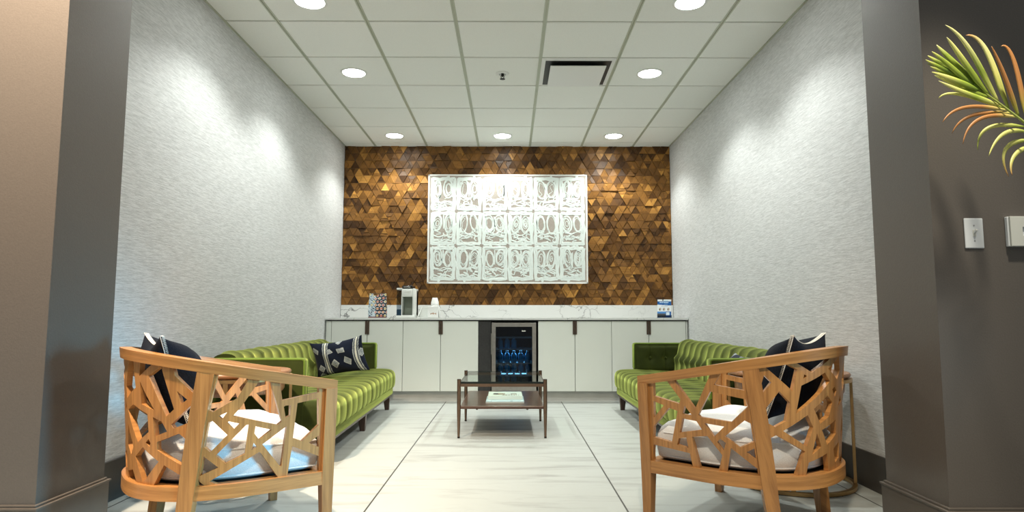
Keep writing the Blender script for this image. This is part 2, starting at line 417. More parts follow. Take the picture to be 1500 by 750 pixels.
# back wall: walnut mosaic of triangles set at several depths, above the splashback
SB = 1.028                                   # top of the splashback
def mosaic():
    s = .1035; h = s*math.sqrt(3)/2
    V = []; F = []; colr = []; fm = []
    def clip(poly):
        for ax, lim, sg in ((0, XL+.004, 1), (0, XR-.004, -1), (1, SB, 1), (1, ZC, -1)):
            out = []
            for i in range(len(poly)):
                p, q = poly[i-1], poly[i]
                ip, iq = (p[ax]-lim)*sg >= 0, (q[ax]-lim)*sg >= 0
                if ip != iq:
                    t = (lim-p[ax])/(q[ax]-p[ax]); out.append((p[0]+(q[0]-p[0])*t, p[1]+(q[1]-p[1])*t))
                if iq: out.append(q)
            poly = out
            if len(poly) < 3: return None
        return poly
    def tile(poly, depth, tone, ang, tilt=(0, 0)):
        poly = clip(poly)
        if not poly: return
        cx = sum(p[0] for p in poly)/len(poly); cz = sum(p[1] for p in poly)/len(poly)
        n = len(poly); k = len(V); g = .0023; c3 = (tone, ang, random.random())
        for (x, z) in poly:
            dx, dz = cx-x, cz-z; l = math.hypot(dx, dz) or 1
            V.append((x+dx/l*g, YB-depth-tilt[0]*(x-cx)-tilt[1]*(z-cz), z+dz/l*g))
        for (x, z) in poly: V.append((x, YB, z))
        F.append(tuple(k+i for i in range(n))); colr.append(c3)
        for i in range(n):
            j = (i+1) % n; F.append((k+i, k+n+i, k+n+j, k+j)); colr.append(c3)
    rows = int((ZC-SB)/h)+2; cols = int((XR-XL)/s)+3
    prev = {}
    for r in range(rows):
        z0 = SB+r*h
        run = None
        for c in range(-1, 2*cols):
            up = (c+r) % 2 == 0
            x = XL-.03+c*s/2
            P = [(x, z0), (x+s, z0), (x+s/2, z0+h)] if up else [(x, z0+h), (x+s/2, z0), (x+s, z0+h)]
            if run and random.random() < .24: dep, tone, ang = run
            elif up and (r-1, c) in prev and random.random() < .26: dep, tone, ang = prev[(r-1, c)]
            else: dep, tone, ang = random.choice((.004, .009, .014, .020)), min(.92, max(.1, random.gauss(.45, .165))), random.choice((0, 1/3, 2/3))
            run = (dep, tone, ang); prev[(r, c)] = run
            q = random.random(); tl = (random.uniform(-.10, .10), random.uniform(-.12, .12))
            if q < .36:
                # a corner piece and a trapezoid of another tone
                i = random.randrange(3); A, B, C = P[i], P[(i+1) % 3], P[(i+2) % 3]; f = random.choice((.4, .55, .7))
                D = (A[0]+(B[0]-A[0])*f, A[1]+(B[1]-A[1])*f); E = (A[0]+(C[0]-A[0])*f, A[1]+(C[1]-A[1])*f)
                tile([A, D, E], dep+random.choice((-.004, .004)), min(.95, max(.08, tone+random.choice((-.22, .2, .12)))), random.choice((0, 1/3, 2/3)))
                tile([D, B, C, E], dep, tone, ang, tl)
            else: tile(P, dep, tone, ang, tl)
    me = bpy.data.meshes.new('wall_back'); me.from_pydata(V, [], F); me.materials.append(M['mosaic'])
    a = me.color_attributes.new(name='tile', type='FLOAT_COLOR', domain='CORNER')
    for p, cc in zip(me.polygons, colr):
        for li in p.loop_indices: a.data[li].color = (*cc, 1)
    o = bpy.data.objects.new('wall_back', me); col.objects.link(o); fix(o); return struct(o)
mosaic()
struct(MB().box(XL-.1, XR+.1, YB+.001, YB+.1, 0, ZC+.05).build('wall_rear', M['base_dark']))

# ------------------------------------------------------------------ ceiling fittings
def downlight(x, y, label, energy, aim=(0, 0)):
    t = thing('downlight', label, 'ceiling light', (x, y, CZ), group='recessed downlights')
    MB().lathe([(.088, .004), (.108, .004), (.110, -.002), (.104, -.006), (.092, -.006), (.088, .0)], 40, cap=False).build('trim_ring', M['plastic_white'], t, smooth=40)
    MB().lathe([(.002, -.0035), (.06, -.0035), (.0885, -.001), (.0885, .002)], 40).build('lens', M['lens'], t, smooth=40)
    l = bpy.data.lights.new('downlight_lamp', 'SPOT'); l.energy = energy; l.spot_size = math.radians(128); l.spot_blend = .5
    l.shadow_soft_size = .05; l.color = (.97, 1, .95)
    o = bpy.data.objects.new('lamp', l); col.objects.link(o); o.parent = t; o.location = (0, 0, -.012)
    return t
EN = 68
downlight(-1.285, 6.98, 'round white recessed downlight at the left end of the row by the back wall', EN)
downlight(-.08, 6.98, 'round white recessed downlight in the middle of the row above the artwork', EN*.8)
downlight(1.162, 6.98, 'round white recessed downlight at the right end of the row by the back wall', EN)
downlight(-1.29, 5.13, 'round white recessed downlight left of the sprinkler', EN)
downlight(1.16, 5.13, 'round white recessed downlight right of the square ceiling air diffuser', EN)
downlight(-1.28, 3.925, 'round white recessed downlight at upper left, cut by the top of the picture', EN)
downlight(1.155, 3.925, 'round white recessed downlight at upper right, cut by the top of the picture', EN)

d = thing('air_diffuser', 'square white ceiling air diffuser with a dropped centre plate', 'air vent', (.545, 5.12, CZ))
fr = MB()
for k in range(4):
    c_, s_ = math.cos(k*PI/2), math.sin(k*PI/2)
    R = Matrix.Rotation(k*PI/2, 4, 'Z')
    def q(x, y, z): return R @ Vector((x, y, z))
    fr.hexa([q(-.295, -.295, .012), q(.295, -.295, .012), q(.295, -.295, .002), q(-.295, -.295, .002)],
            [q(-.262, -.262, .0), q(.262, -.262, .0), q(.262, -.262, -.006), q(-.262, -.262, -.006)])
fr.build('frame', M['white_paint'], d)
MB().box(-.264, .264, -.264, .264, -.0035, .004).build('throat_shade', M['black'], d)  # flat black sheet, paints the shade of the recess round the plate
MB().box(-.222, .222, -.222, .222, -.035, -.027, bev=.003).build('centre_plate', M['white_paint'], d)
for sx in (-1, 1):
    for sy in (-1, 1): MB().box(sx*.15-.006, sx*.15+.006, sy*.15-.006, sy*.15+.006, -.032, .0).build('hanger', M['base_dark'], d)

s = thing('ceiling_sprinkler', 'small white fire sprinkler with dark head in the ceiling centre', 'sprinkler', (-.06, 5.14, CZ))
MB().lathe([(.016, .012), (.052, .012), (.055, -.002), (.046, -.010), (.030, -.010), (.028, 0), (.016, 0)], 28, cap=False).build('escutcheon', M['plastic_white'], s, smooth=50)
hd = MB().lathe([(.012, .0), (.012, -.02), (.008, -.022), (.008, -.028)], 12)
hd.tube([(-.010, 0, -.018), (-.014, 0, -.030), (-.004, 0, -.044)], .003, 6).tube([(.010, 0, -.018), (.014, 0, -.030), (.004, 0, -.044)], .003, 6)
hd.lathe([(.004, -.042), (.022, -.046), (.022, -.049), (.004, -.049)], 16)
hd.build('sprinkler_head', M['black'], s, smooth=40)

# ------------------------------------------------------------------ cabinets, worktop, splashback
CY = 6.82                                   # door fronts
def cabinet(x0, x1, label, filler=None):
    t = thing('base_cabinet', label, 'cabinet', ((x0+x1)/2, CY, 0), group='white base cabinets')
    w = (x1-x0)/2
    MB().box(-w+.001, w-.001, .022, YB-.02-CY, .112, .842).build('carcass', M['cab_gap'], t)
    for sg in (-1, 1):
        a, b_ = (-w+.002, -.0025) if sg < 0 else (.0025, w-.002)
        dr = MB().box(a, b_, 0, .02, .114, .848, bev=.0018).build('door', M['cabinet'], t)
        # half of the recessed walnut pull sits on each door's meeting edge
        p0, p1 = (-.022, -.0025) if sg < 0 else (.0025, .022)
        MB().box(p0, p1, -.012, .0, .708, .849, bev=.002).build('handle', M['walnut_pull'], dr)
    if filler:
        f0, f1 = (-w-filler, -w) if filler > 0 else (w, w-filler)
        MB().box(f0+.003, f1-.003, .004, .03, .03, .848, bev=.001).build('filler_panel', M['cabinet'], t)
    return t
cabinet(-1.886, -1.1285, 'white two-door base cabinet in the left corner, partly behind the sofa', .062)
cabinet(-1.1285, -.329, 'white two-door base cabinet directly left of the black filler and beverage fridge')
cabinet(.304, 1.0834, 'white two-door base cabinet directly right of the beverage fridge')
cabinet(1.0834, 1.873, 'white two-door base cabinet in the right corner, behind the green sofa', -.022)
m = MB().box(XL+.004, -.33, CY+.075, CY+.095, 0, .114).box(.304, XR-.004, CY+.075, CY+.095, 0, .114).box(XL+.004, -.33, CY+.062, CY+.076, 0, .035).box(.304, XR-.004, CY+.062, CY+.076, 0, .035)
struct(m.build('trim_1', M['toe']))
ct = tag(MB().box(XL+.004, XR-.004, CY-.022, YB-.012, .8605, .883, bev=.002).build('countertop', M['marble']), 'long white veined quartz countertop across the back wall', 'countertop')
MB().box(XL+.004, XR-.004, YB-.026, YB-.0005, .8835, SB, bev=.0015).build('splashback', M['marble'], ct)
MB().box(XL+.02, XR-.02, CY+.012, YB-.05, .8485, .860).build('shadow_gap', M['black'], ct)  # black strip, the shade under the worktop put into its colour

# black filler and beverage fridge in the opening between the cabinets
tag(MB().box(-.326, -.196, CY+.004, YB-.03, .0, .846, bev=.001).build('filler_panel', M['black_panel']), 'black textured filler panel left of the beverage fridge', 'panel')
fx0, fx1 = -.188, .284
fg = thing('beverage_fridge', 'stainless framed glass door beverage fridge under the counter', 'fridge', ((fx0+fx1)/2, CY, 0))
hw = (fx1-fx0)/2
b_ = MB()                                    # open-fronted box
b_.box(-hw+.004, -hw+.03, .05, .58, .0, .828).box(hw-.03, hw-.004, .05, .58, .0, .828).box(-hw+.004, hw-.004, .05, .58, .795, .828).box(-hw+.004, hw-.004, .05, .58, 0, .10).box(-hw+.004, hw-.004, .555, .58, .0, .828)
b_.build('cabinet_body', M['black'], fg)
dm = MB(); fw = .043
dm.box(-hw, -hw+fw, .0, .045, .102, .832, bev=.003).box(hw-fw, hw, .0, .045, .102, .832, bev=.003).box(-hw+fw-.002, hw-fw+.002, .001, .044, .789, .831, bev=.003).box(-hw+fw-.002, hw-fw+.002, .001, .044, .103, .165, bev=.003)
door = dm.build('door', M['steel'], fg)
MB().box(-hw+fw-.004, hw-fw+.004, .018, .022, .155, .80).build('door_glass', M['fridge_glass'], door)
MB().box(-hw-.004, -hw+.004, -.03, .0, .70, .72).box(-hw-.006, -hw+.006, -.034, -.022, .50, .72, bev=.003).box(-hw-.004, -hw+.004, -.03, 0, .50, .52).build('handle', M['steel'], door)
lg = MB()                                    # small pale maker's mark, too small to read in the photograph
for k, (w_, o_) in enumerate(((.007, 0), (.006, .009), (.007, .017), (.006, .026), (.005, .034))): lg.box(.085+o_, .085+o_+w_, .0155, .018, .738, .748+(.003 if k in (0, 3) else 0))
lg.build('maker_mark', M['stitch'], door)
for z in (.67, .545, .398, .27):
    sh = MB()
    for k in range(6): sh.tube([(-hw+.03, .07+k*.09, z), (hw-.03, .07+k*.09, z)], .003, 6)
    sh.box(-hw+.03, hw-.03, .058, .064, z-.004, z+.010)
    sh.build('wire_shelf', M['wire'], fg)
lamp = bpy.data.lights.new('fridge_lamp', 'AREA'); lamp.energy = 1.5; lamp.color = (.22, .68, 1); lamp.shape = 'RECTANGLE'; lamp.size = .3; lamp.size_y = .04
lo = bpy.data.objects.new('interior_lamp', lamp); col.objects.link(lo); lo.parent = fg; lo.location = (0, .16, .535)
def bottle(first=True):
    t = thing('water_bottle', '', 'bottle')
    MB().lathe([(.002, 0), (.027, .0), (.030, .004), (.030, .05), (.0285, .054), (.030, .058), (.030, .078), (.022, .096), (.012, .106), (.012, .112)], 16).build('bottle_body', M['bottle'], t, smooth=60)
    MB().lathe([(.002, .128), (.0135, .128), (.0142, .126), (.0142, .112), (.002, .112)], 14).build('cap', M['bottle_cap'], t, smooth=40)
    return t
b0 = bottle(); first = True
ords = ['leftmost', 'second from left', 'middle', 'fourth from left', 'rightmost']
fxc = (fx0+fx1)/2
for z, nm, n, dx in ((.549, 'second shelf from the top', 3, 0), (.402, 'brightly lit middle shelf', 5, 0), (.274, 'lowest shelf', 5, .002)):
    for k in range(n):
        t = b0 if first else copy_tree(b0); first = False
        t.location = (fxc-.146+k*.073+dx, CY+.125, z+.003)
        t['label'] = 'blue water bottle on the fridge\'s %s, %s' % (nm, ords[k] if n == 5 else ['first from the left', 'second from the left', 'third from the left'][k]); t['group'] = 'water bottles in the fridge'

# ------------------------------------------------------------------ artwork
pt = thing('painting', 'large white abstract canvas of oval grid cells on the wood mosaic wall', 'painting', (-.022, YB-.022, 1.28))
pw, ph = .927, 1.272
MB().box(-pw, pw, -.040, 0, 0, ph, bev=.002).build('canvas', M['canvas'], pt)
e = .013
fm_ = MB().box(-pw-.004, -pw+e, -.044, .0, -.004, ph+.004).box(pw-e, pw+.004, -.044, .0, -.004, ph+.004).box(-pw, pw, -.044, 0, -.004, e).box(-pw, pw, -.044, 0, ph-e, ph+.004)
fm_.build('edge_frame', M['frame_white'], pt)
st = MB(); lift = [0]
def ribbon(pts, w, jit=.15):
    """a brush stroke: flat ridge of paint a millimetre or two thick"""
    lift[0] = (lift[0]+1) % 23; y = -.0402-.0006-lift[0]*.00013
    N = len(pts); V = []; F = []
    for i, (x, z) in enumerate(pts):
        a = pts[max(i-1, 0)]; b = pts[min(i+1, N-1)]; dx, dz = b[0]-a[0], b[1]-a[1]; l = math.hypot(dx, dz) or 1
        nx, nz = -dz/l, dx/l; ww = w*(1+random.uniform(-jit, jit))/2
        for q, yy in ((-1, -.0399), (-.75, y), (.75, y), (1, -.0399)): V.append((x+nx*ww*q, yy, z+nz*ww*q))
    for i in range(N-1):
        for j in range(3): a = i*4+j; F.append((a, a+1, a+5, a+4))
    st.add(V, F)
def wob(n): 
    ph_ = random.uniform(0, 6); return [math.sin(ph_+i*1.3)*.004+random.uniform(-.003, .003) for i in range(n)]
cw, chh = (2*pw-.05)/6, (ph-.05)/3
for r in range(3):
    for c in range(6):
        x0 = -pw+.025+c*cw; z0 = ph-.025-(r+1)*chh; x1 = x0+cw; z1 = z0+chh
        g = .008; cx = (x0+x1)/2
        # square border strokes of the cell, doubled
        for ins, w in ((.017, .027), (.034, .020)):
            a, b, cc, dd = x0+ins, x1-ins, z0+ins*1.05, z1-ins*1.05
            for P, Q in (((a, cc), (b, cc)), ((b, cc), (b, dd)), ((b, dd), (a, dd)), ((a, dd), (a, cc))):
                n = 10; w1, w2 = wob(n), wob(n)
                ribbon([(P[0]+(Q[0]-P[0])*i/(n-1)*1.0+w1[i], P[1]+(Q[1]-P[1])*i/(n-1)+w2[i]) for i in range(n)], w)
        # short bridges to the neighbours
        if random.random() < .8: ribbon([(x1-.03, z0+chh*random.uniform(.2, .8)), (x1+.02, z0+chh*random.uniform(.2, .8))], .02)
        ribbon([(x0+cw*.3, z0+.02), (x0+cw*.36, z0-.01)], .03); ribbon([(x0+cw*.7, z1-.02), (x0+cw*.68, z1+.01)], .03)
        # two ovals, each gone round a few times
        for sd in (-1, 1):
            ox = cx+sd*.062+random.uniform(-.006, .006); oz = z0+chh*.64+random.uniform(-.012, .012)
            rx, rz = random.uniform(.040, .056), random.uniform(.088, .118); tl = random.uniform(-.18, .18)
            for k in range(random.randint(2, 5)):
                f = 1-k*random.uniform(.14, .24); n = 30; ph0 = random.uniform(0, 6)
                jx, jz = random.uniform(-.006, .006), random.uniform(-.008, .008)
                pts = []
                for i in range(n+1):
                    q = ph0+2*PI*i/n*1.03; x, z = rx*f*math.cos(q), rz*f*math.sin(q)
                    pts.append((ox+jx+x*math.cos(tl)-z*math.sin(tl), oz+jz+x*math.sin(tl)+z*math.cos(tl)))
                ribbon(pts, .018 if k == 0 else random.uniform(.005, .012), .35)
            if random.random() < .6:
                n = 6; ribbon([(ox+random.uniform(-.03, .03), oz+rz*(1-2*i/(n-1))*.8) for i in range(n)], .007)
        # scribbles below
        zb = z0+.045; zt = z0+chh*.40
        for k in range(random.randint(11, 19)):
            sx = random.uniform(x0+.05, x1-.05); sz = random.uniform(zb, zt); an = random.uniform(0, 2*PI); ln = random.uniform(.05, .13); cv = random.uniform(-22, 22)
            n = 12; pts = []
            for i in range(n):
                pts.append((min(x1-.035, max(x0+.035, sx)), min(zt+.03, max(zb-.012, sz)))); sx += math.cos(an)*ln/n*1.2; sz += math.sin(an)*ln/n*.7; an += cv*ln/n
            ribbon(pts, random.uniform(.008, .018), .4)
        for k in range(3):
            z = zb+random.uniform(0, zt-zb); n = 10
            ribbon([(x0+.04+(cw-.08)*i/(n-1), z+math.sin(i*1.1+k)*.012) for i in range(n)], random.uniform(.01, .016))
        # slim strokes filling between oval and border
        for k in range(4):
            xx = x0+.045+(cw-.09)*random.choice((0, .5, 1))+random.uniform(-.008, .008); n = 6; za = z0+chh*random.uniform(.35, .5)
            ribbon([(xx+random.uniform(-.004, .004), za+(chh*.42)*i/(n-1)) for i in range(n)], random.uniform(.01, .018))
st.build('brush_strokes', M['mint'], pt)
# ------------------------------------------------------------------ sofas
SL = 2.40
def loft_grid(rows, name, mat, parent, smooth=60, closed_u=False, caps=True):
    nu, nv = len(rows), len(rows[0]); V = [v for r in rows for v in r]; F = grid_faces(nu, nv, closed_u)
    if caps: F += [tuple(range(nv)), tuple((nu-1)*nv+j for j in range(nv-1, -1, -1))]
    return fix(mesh_obj(name, V, F, mat, parent, smooth))
def polyprof(pts, n):
    """resample a polyline profile evenly, with normals; smooths the corners a little"""
    P = np.array(pts, float)
    for _ in range(3):
        Q = [P[0]]
        for a, b in zip(P[:-1], P[1:]): Q += [a*.75+b*.25, a*.25+b*.75]
        Q.append(P[-1]); P = np.array(Q)
    d = np.concatenate([[0], np.cumsum(np.hypot(*np.diff(P, axis=0).T))]); s = np.linspace(0, d[-1], n)
    X = np.stack([np.interp(s, d, P[:, 0]), np.interp(s, d, P[:, 1])], 1)
    T = np.gradient(X, axis=0); T /= np.linalg.norm(T, axis=1)[:, None]
    return X, np.stack([-T[:, 1], T[:, 0]], 1)
def make_sofa(label):
    t = thing('sofa', label, 'sofa', group='tufted green velvet sofas')
    H = SL/2
    # upholstered base rail, wooden plinth strip, legs
    MB().box(.04, .795, -H+.012, H-.012, .146, .215, bev=.012, seg=3).build('base_rail', M['velvet'], t, smooth=50)
    MB().box(.05, .785, -H+.02, H-.02, .128, .148, bev=.003).build('plinth', M['darkwood'], t, axis=1)
    for x in (.09, .745):
        for y in (-H+.06, 0, H-.06):
            m = MB(); a, b = .030, .019
            m.hexa([(x-b+.004, y-b, 0), (x+b+.004, y-b, 0), (x+b+.004, y+b, 0), (x-b+.004, y+b, 0)],
                   [(x-a, y-a, .129), (x+a, y-a, .129), (x+a, y+a, .129), (x-a, y+a, .129)])
            m.build('leg', M['darkwood'], t, axis=2)
    P = SL/14
    chr_ = random.Random(11); chw = [chr_.uniform(.8, 1.15) for _ in range(16)]
    def bulge(y): return abs(math.sin(PI*y/P))**.36*chw[max(0, min(15, int(y/P)))]
    # seat: channels run front to back and over the front edge, pinched along one row of tufts
    X, Nn = polyprof([(.10, .30), (.16, .365), (.45, .385), (.74, .392), (.805, .372), (.822, .33), (.818, .215), (.78, .205)], 46)
    rows = []; NY = 14*10
    for i in range(NY+1):
        y = -H+.004+(SL-.008)*i/NY; endd = min(1, (H-abs(y)-.003)/.035); sh = math.sqrt(max(0, 1-(1-endd)**2))
        r = []
        for j in range(len(X)):
            x, z = X[j]; n = Nn[j]
            yy = y+.020*math.sin(x*11+y*3)*math.exp(-((x-.5)/.24)**2)+.006*math.sin(y*23+x*15)
            d = .018*(bulge(yy+H)-.9)
            ph_ = ((yy+H)/P) % 1; dist = min(ph_, 1-ph_)*P
            for tx in (.36, .56): d -= .034*math.exp(-(dist/.035)**2-((x-tx)/.05)**2)
            zc = .29
            x2, z2 = x+n[0]*d, z+n[1]*d
            r.append((.45+(x2-.45)*(.90+.10*sh), y, zc+(z2-zc)*(.55+.45*sh)))
        rows.append(r)
    loft_grid([r+[(.10, r[0][1], .205)] for r in rows], 'seat_cushion', M['velvet'], t, smooth=75)
    # back: the same channels climb the inside face and roll over the top
    X, Nn = polyprof([(.245, .355), (.250, .42), (.222, .52), (.205, .60), (.185, .658), (.115, .672), (.05, .655), (.020, .60), (.015, .40), (.015, .20)], 50)
    rows = []
    y0, y1 = -H+.075, H-.075
    for i in range(NY+1):
        y = y0+(y1-y0)*i/NY
        r = []
        for j in range(len(X)):
            x, z = X[j]; n = Nn[j]; k = 1 if x > .06 else .0
            if .03 < x <= .06: k = (x-.03)/.03
            yy = y+.012*math.sin((z-.45)*14)
            d = .022*(bulge(yy+H)-.9)*k
            ph_ = ((yy+H)/P) % 1; dist = min(ph_, 1-ph_)*P
            d -= .03*k*math.exp(-(dist/.03)**2-((z-.49)/.035)**2-max(0, .2-x)*40)
            r.append((x+n[0]*d, y, z+n[1]*d))
        rows.append(r+[(.15, y, .20), (.245, y, .215)])
    loft_grid(rows, 'backrest', M['velvet'], t, smooth=75)
    for sg in (-1, 1):
        ya, yb = (-H, -H+.072) if sg < 0 else (H-.072, H)
        ar = MB().box(.005, .632, ya, yb, .20, .640, bev=.014, seg=3).build('arm', M['velvet'], t, smooth=50)
        pp = MB()
        for y in (ya+.004, yb-.004):
            pp.tube([(.02, y, .636), (.61, y, .636), (.624, y, .632), (.628, y, .62), (.628, y, .40)], .0065, 8)
        pp.build('piping', M['piping'], ar, smooth=60)
        # padded, buttoned inner face
        yi = yb if sg < 0 else ya; dr = 1 if sg < 0 else -1
        V = []; nx, nz = 36, 18
        for i in range(nx+1):
            for j in range(nz+1):
                x = .17+.435*i/nx; z = .37+.25*j/nz
                ed = min(i, nx-i)/nx*2; ez = min(j, nz-j)/nz*2
                b = .022*(1-(1-min(1, ed*3))**2)**.5*(1-(1-min(1, ez*3))**2)**.5
                for bx in (.325, .475):
                    q = math.hypot(x-bx, z-.50); b -= .026*math.exp(-(q/.034)**2)
                    b -= .012*math.exp(-((x-bx)/.010)**2)
                V.append((x, yi+dr*(max(b, -.002)), z))
        F = grid_faces(nx+1, nz+1)
        fix(mesh_obj('arm_pad', V, F, M['velvet'], ar, 75))
        for bx in (.325, .475):
            o = MB().lathe([(.001, .008), (.008, .006), (.011, .0), (.001, 0)], 14).build('button', M['velvet'], ar, smooth=60)
            o.location = (bx, yi+dr*.006, .50); o.rotation_euler = (-PI/2*dr, 0, 0)
    return t
sofa_l = make_sofa('bright green tufted velvet sofa against the left wall, holding the patterned pillow')
sofa_l.location = (-1.905, 5.13, 0); sofa_l.rotation_euler = (0, 0, .022)
sofa_r = copy_tree(sofa_l)
sofa_r['label'] = 'dark green tufted velvet sofa against the right wall'
sofa_r.location = (1.848, 5.14, 0); sofa_r.rotation_euler = (0, 0, PI+.006)

# ------------------------------------------------------------------ lattice armchairs
CA, CB, CW = .2244, .4474, .3862
ARM_Z, BACK_Z, ZT, ZB2, NEXP, FLARE = .645, .771, .283, .232, 2.4, .03
HOLES=[[(0.418,0.694),(0.447,0.556),(0.432,0.548),(0.352,0.594),(0.314,0.667)],
[(0.274,0.662),(0.339,0.56),(0.365,0.53),(0.247,0.495),(0.204,0.483),(0.189,0.494),(0.24,0.654)],
[(0.413,0.532),(0.385,0.545),(0.401,0.52)],
[(0.384,0.506),(0.378,0.511),(0.341,0.5),(0.361,0.48)],
[(0.445,0.511),(0.433,0.516),(0.381,0.461),(0.438,0.402),(0.461,0.422)],
[(0.46,0.388),(0.409,0.344),(0.472,0.318)],
[(0.309,0.494),(0.318,0.493),(0.419,0.389),(0.386,0.358),(0.323,0.384),(0.319,0.386)],
[(0.288,0.459),(0.285,0.485),(0.225,0.466),(0.27,0.434)],
[(0.289,0.424),(0.277,0.407),(0.296,0.397)],
[(0.439,0.296),(0.268,0.387),(0.261,0.383),(0.19,0.279),(0.372,0.265)],
[(0.257,0.415),(0.169,0.475),(0.181,0.323),(0.188,0.325)],
[(0.184,0.55),(0.177,0.554),(0.158,0.554),(0.158,0.514),(0.175,0.507)],
[(0.204,0.65),(0.191,0.575),(0.049,0.597),(0.05,0.616)],
[(0.132,0.56),(0.049,0.572),(0.043,0.467),(0.106,0.41),(0.143,0.426)],
[(0.04,0.426),(0.079,0.4),(0.038,0.379)],
[(0.144,0.395),(0.036,0.343),(0.033,0.285),(0.157,0.283)],
[(0.476,0.31),(0.476,0.272),(0.433,0.262),(0.473,0.298)],
[(0.572,0.719),(0.563,0.683),(0.495,0.616),(0.485,0.704)],
[(0.555,0.627),(0.519,0.596),(0.54,0.579)],
[(0.615,0.716),(0.67,0.681),(0.594,0.535),(0.565,0.561)],
[(0.5,0.58),(0.576,0.506),(0.567,0.491),(0.505,0.515)],
[(0.719,0.659),(0.71,0.575),(0.643,0.555)],
[(0.642,0.73),(0.722,0.676),(0.714,0.741)],
[(0.767,0.57),(0.832,0.544),(0.736,0.432),(0.672,0.475),(0.677,0.54)],
[(0.651,0.53),(0.641,0.461),(0.591,0.48),(0.613,0.516)],
[(0.634,0.44),(0.633,0.412),(0.521,0.35),(0.513,0.445),(0.547,0.473),(0.594,0.455)],
[(0.689,0.434),(0.672,0.45),(0.663,0.434),(0.668,0.422)],
[(0.705,0.417),(0.757,0.377),(0.708,0.289),(0.69,0.301),(0.626,0.37)],
[(0.603,0.358),(0.665,0.256),(0.53,0.252),(0.527,0.315)],
[(1.758,0.614),(1.693,0.628),(1.634,0.555),(1.641,0.535),(1.759,0.559)],
[(1.661,0.634),(1.572,0.519),(1.499,0.671)],
[(1.455,0.68),(1.488,0.625),(1.373,0.609),(1.379,0.7)],
[(1.504,0.597),(1.369,0.574),(1.362,0.544),(1.425,0.481),(1.552,0.49),(1.559,0.498)],
[(1.761,0.536),(1.712,0.523),(1.764,0.465)],
[(1.69,0.514),(1.65,0.505),(1.684,0.37),(1.77,0.383),(1.765,0.429)],
[(1.617,0.53),(1.587,0.493),(1.63,0.494)],
[(1.63,0.476),(1.568,0.471),(1.546,0.439),(1.646,0.416)],
[(1.535,0.467),(1.454,0.461),(1.497,0.416)],
[(1.652,0.391),(1.617,0.399),(1.61,0.356),(1.66,0.364)],
[(1.593,0.404),(1.525,0.416),(1.466,0.346),(1.486,0.274),(1.561,0.276)],
[(1.771,0.351),(1.605,0.336),(1.593,0.277),(1.778,0.284)],
[(1.485,0.397),(1.471,0.411),(1.45,0.397),(1.46,0.365)],
[(1.452,0.423),(1.376,0.491),(1.353,0.48),(1.343,0.41),(1.395,0.384)],
[(1.371,0.368),(1.342,0.385),(1.336,0.345)],
[(1.431,0.379),(1.331,0.305),(1.327,0.272),(1.451,0.268)],
[(1.302,0.67),(1.276,0.643),(1.313,0.594),(1.316,0.624)],
[(1.307,0.712),(1.24,0.726),(1.177,0.693),(1.197,0.61)],
[(1.199,0.729),(0.962,0.751),(1.114,0.681)],
[(1.149,0.675),(1.136,0.667),(1.153,0.655)],
[(1.161,0.631),(1.04,0.678),(1.002,0.641),(1.183,0.522)],
[(0.915,0.735),(1.017,0.692),(0.929,0.643),(0.894,0.68)],
[(1.248,0.609),(1.207,0.566),(1.223,0.494),(1.264,0.471),(1.299,0.49),(1.305,0.531)],
[(1.101,0.538),(1.018,0.586),(0.976,0.554),(1.003,0.502),(1.065,0.478)],
[(1.234,0.456),(1.132,0.516),(1.103,0.465),(1.135,0.393)],
[(1.294,0.421),(1.261,0.439),(1.143,0.375),(1.189,0.26),(1.277,0.255)],
[(1.083,0.442),(1.055,0.387),(1.11,0.359)],
[(1.125,0.331),(1.013,0.357),(0.992,0.261),(1.143,0.262)],
[(1.053,0.452),(0.936,0.482),(0.923,0.424),(1.014,0.39)],
[(0.951,0.366),(0.881,0.387),(0.873,0.319),(0.927,0.307)],
[(0.978,0.607),(0.956,0.616),(0.933,0.599),(0.949,0.574)],
[(0.879,0.576),(0.856,0.551),(0.908,0.53)],
[(0.809,0.735),(0.765,0.73),(0.748,0.633),(0.845,0.585),(0.858,0.63)],
[(0.775,0.413),(0.835,0.49),(0.845,0.41),(0.8,0.378)],
[(0.785,0.325),(0.735,0.262),(0.85,0.258),(0.855,0.31)]]
def arc(t, w, b):
    c, s_ = math.cos(t), math.sin(t)
    return w*math.copysign(abs(c)**(2/NEXP), c), -b*abs(s_)**(2/NEXP)
_T = np.linspace(0, PI, 4001)
_P = np.array([arc(t, CW, CB) for t in _T]); _S = np.concatenate([[0], np.cumsum(np.hypot(*np.diff(_P, axis=0).T))])
UMAX = 2*CA+_S[-1]
def flare(z): return FLARE*(z-.27)/.45
def shell(u, z, inset=0.):
    """point on the U-shaped shell; u runs right front -> back -> left front"""
    o = flare(z)-inset
    if u <= CA: return (CW+o, CA-u, z)
    if u >= UMAX-CA: return (-CW-o, u-(UMAX-CA), z)
    t = float(np.interp(u-CA, _S, _T)); x, y = arc(t, CW+o, CB+o); return (x, y, z)
def rail_z(y): return ARM_Z+(BACK_Z-ARM_Z)*(CA-y)/(CA+CB)
def inside(p, poly):
    c = False; n = len(poly)
    for i in range(n):
        a, b = poly[i], poly[i-1]
        if (a[1] > p[1]) != (b[1] > p[1]) and p[0] < (b[0]-a[0])*(p[1]-a[1])/(b[1]-a[1])+a[0]: c = not c
    return c
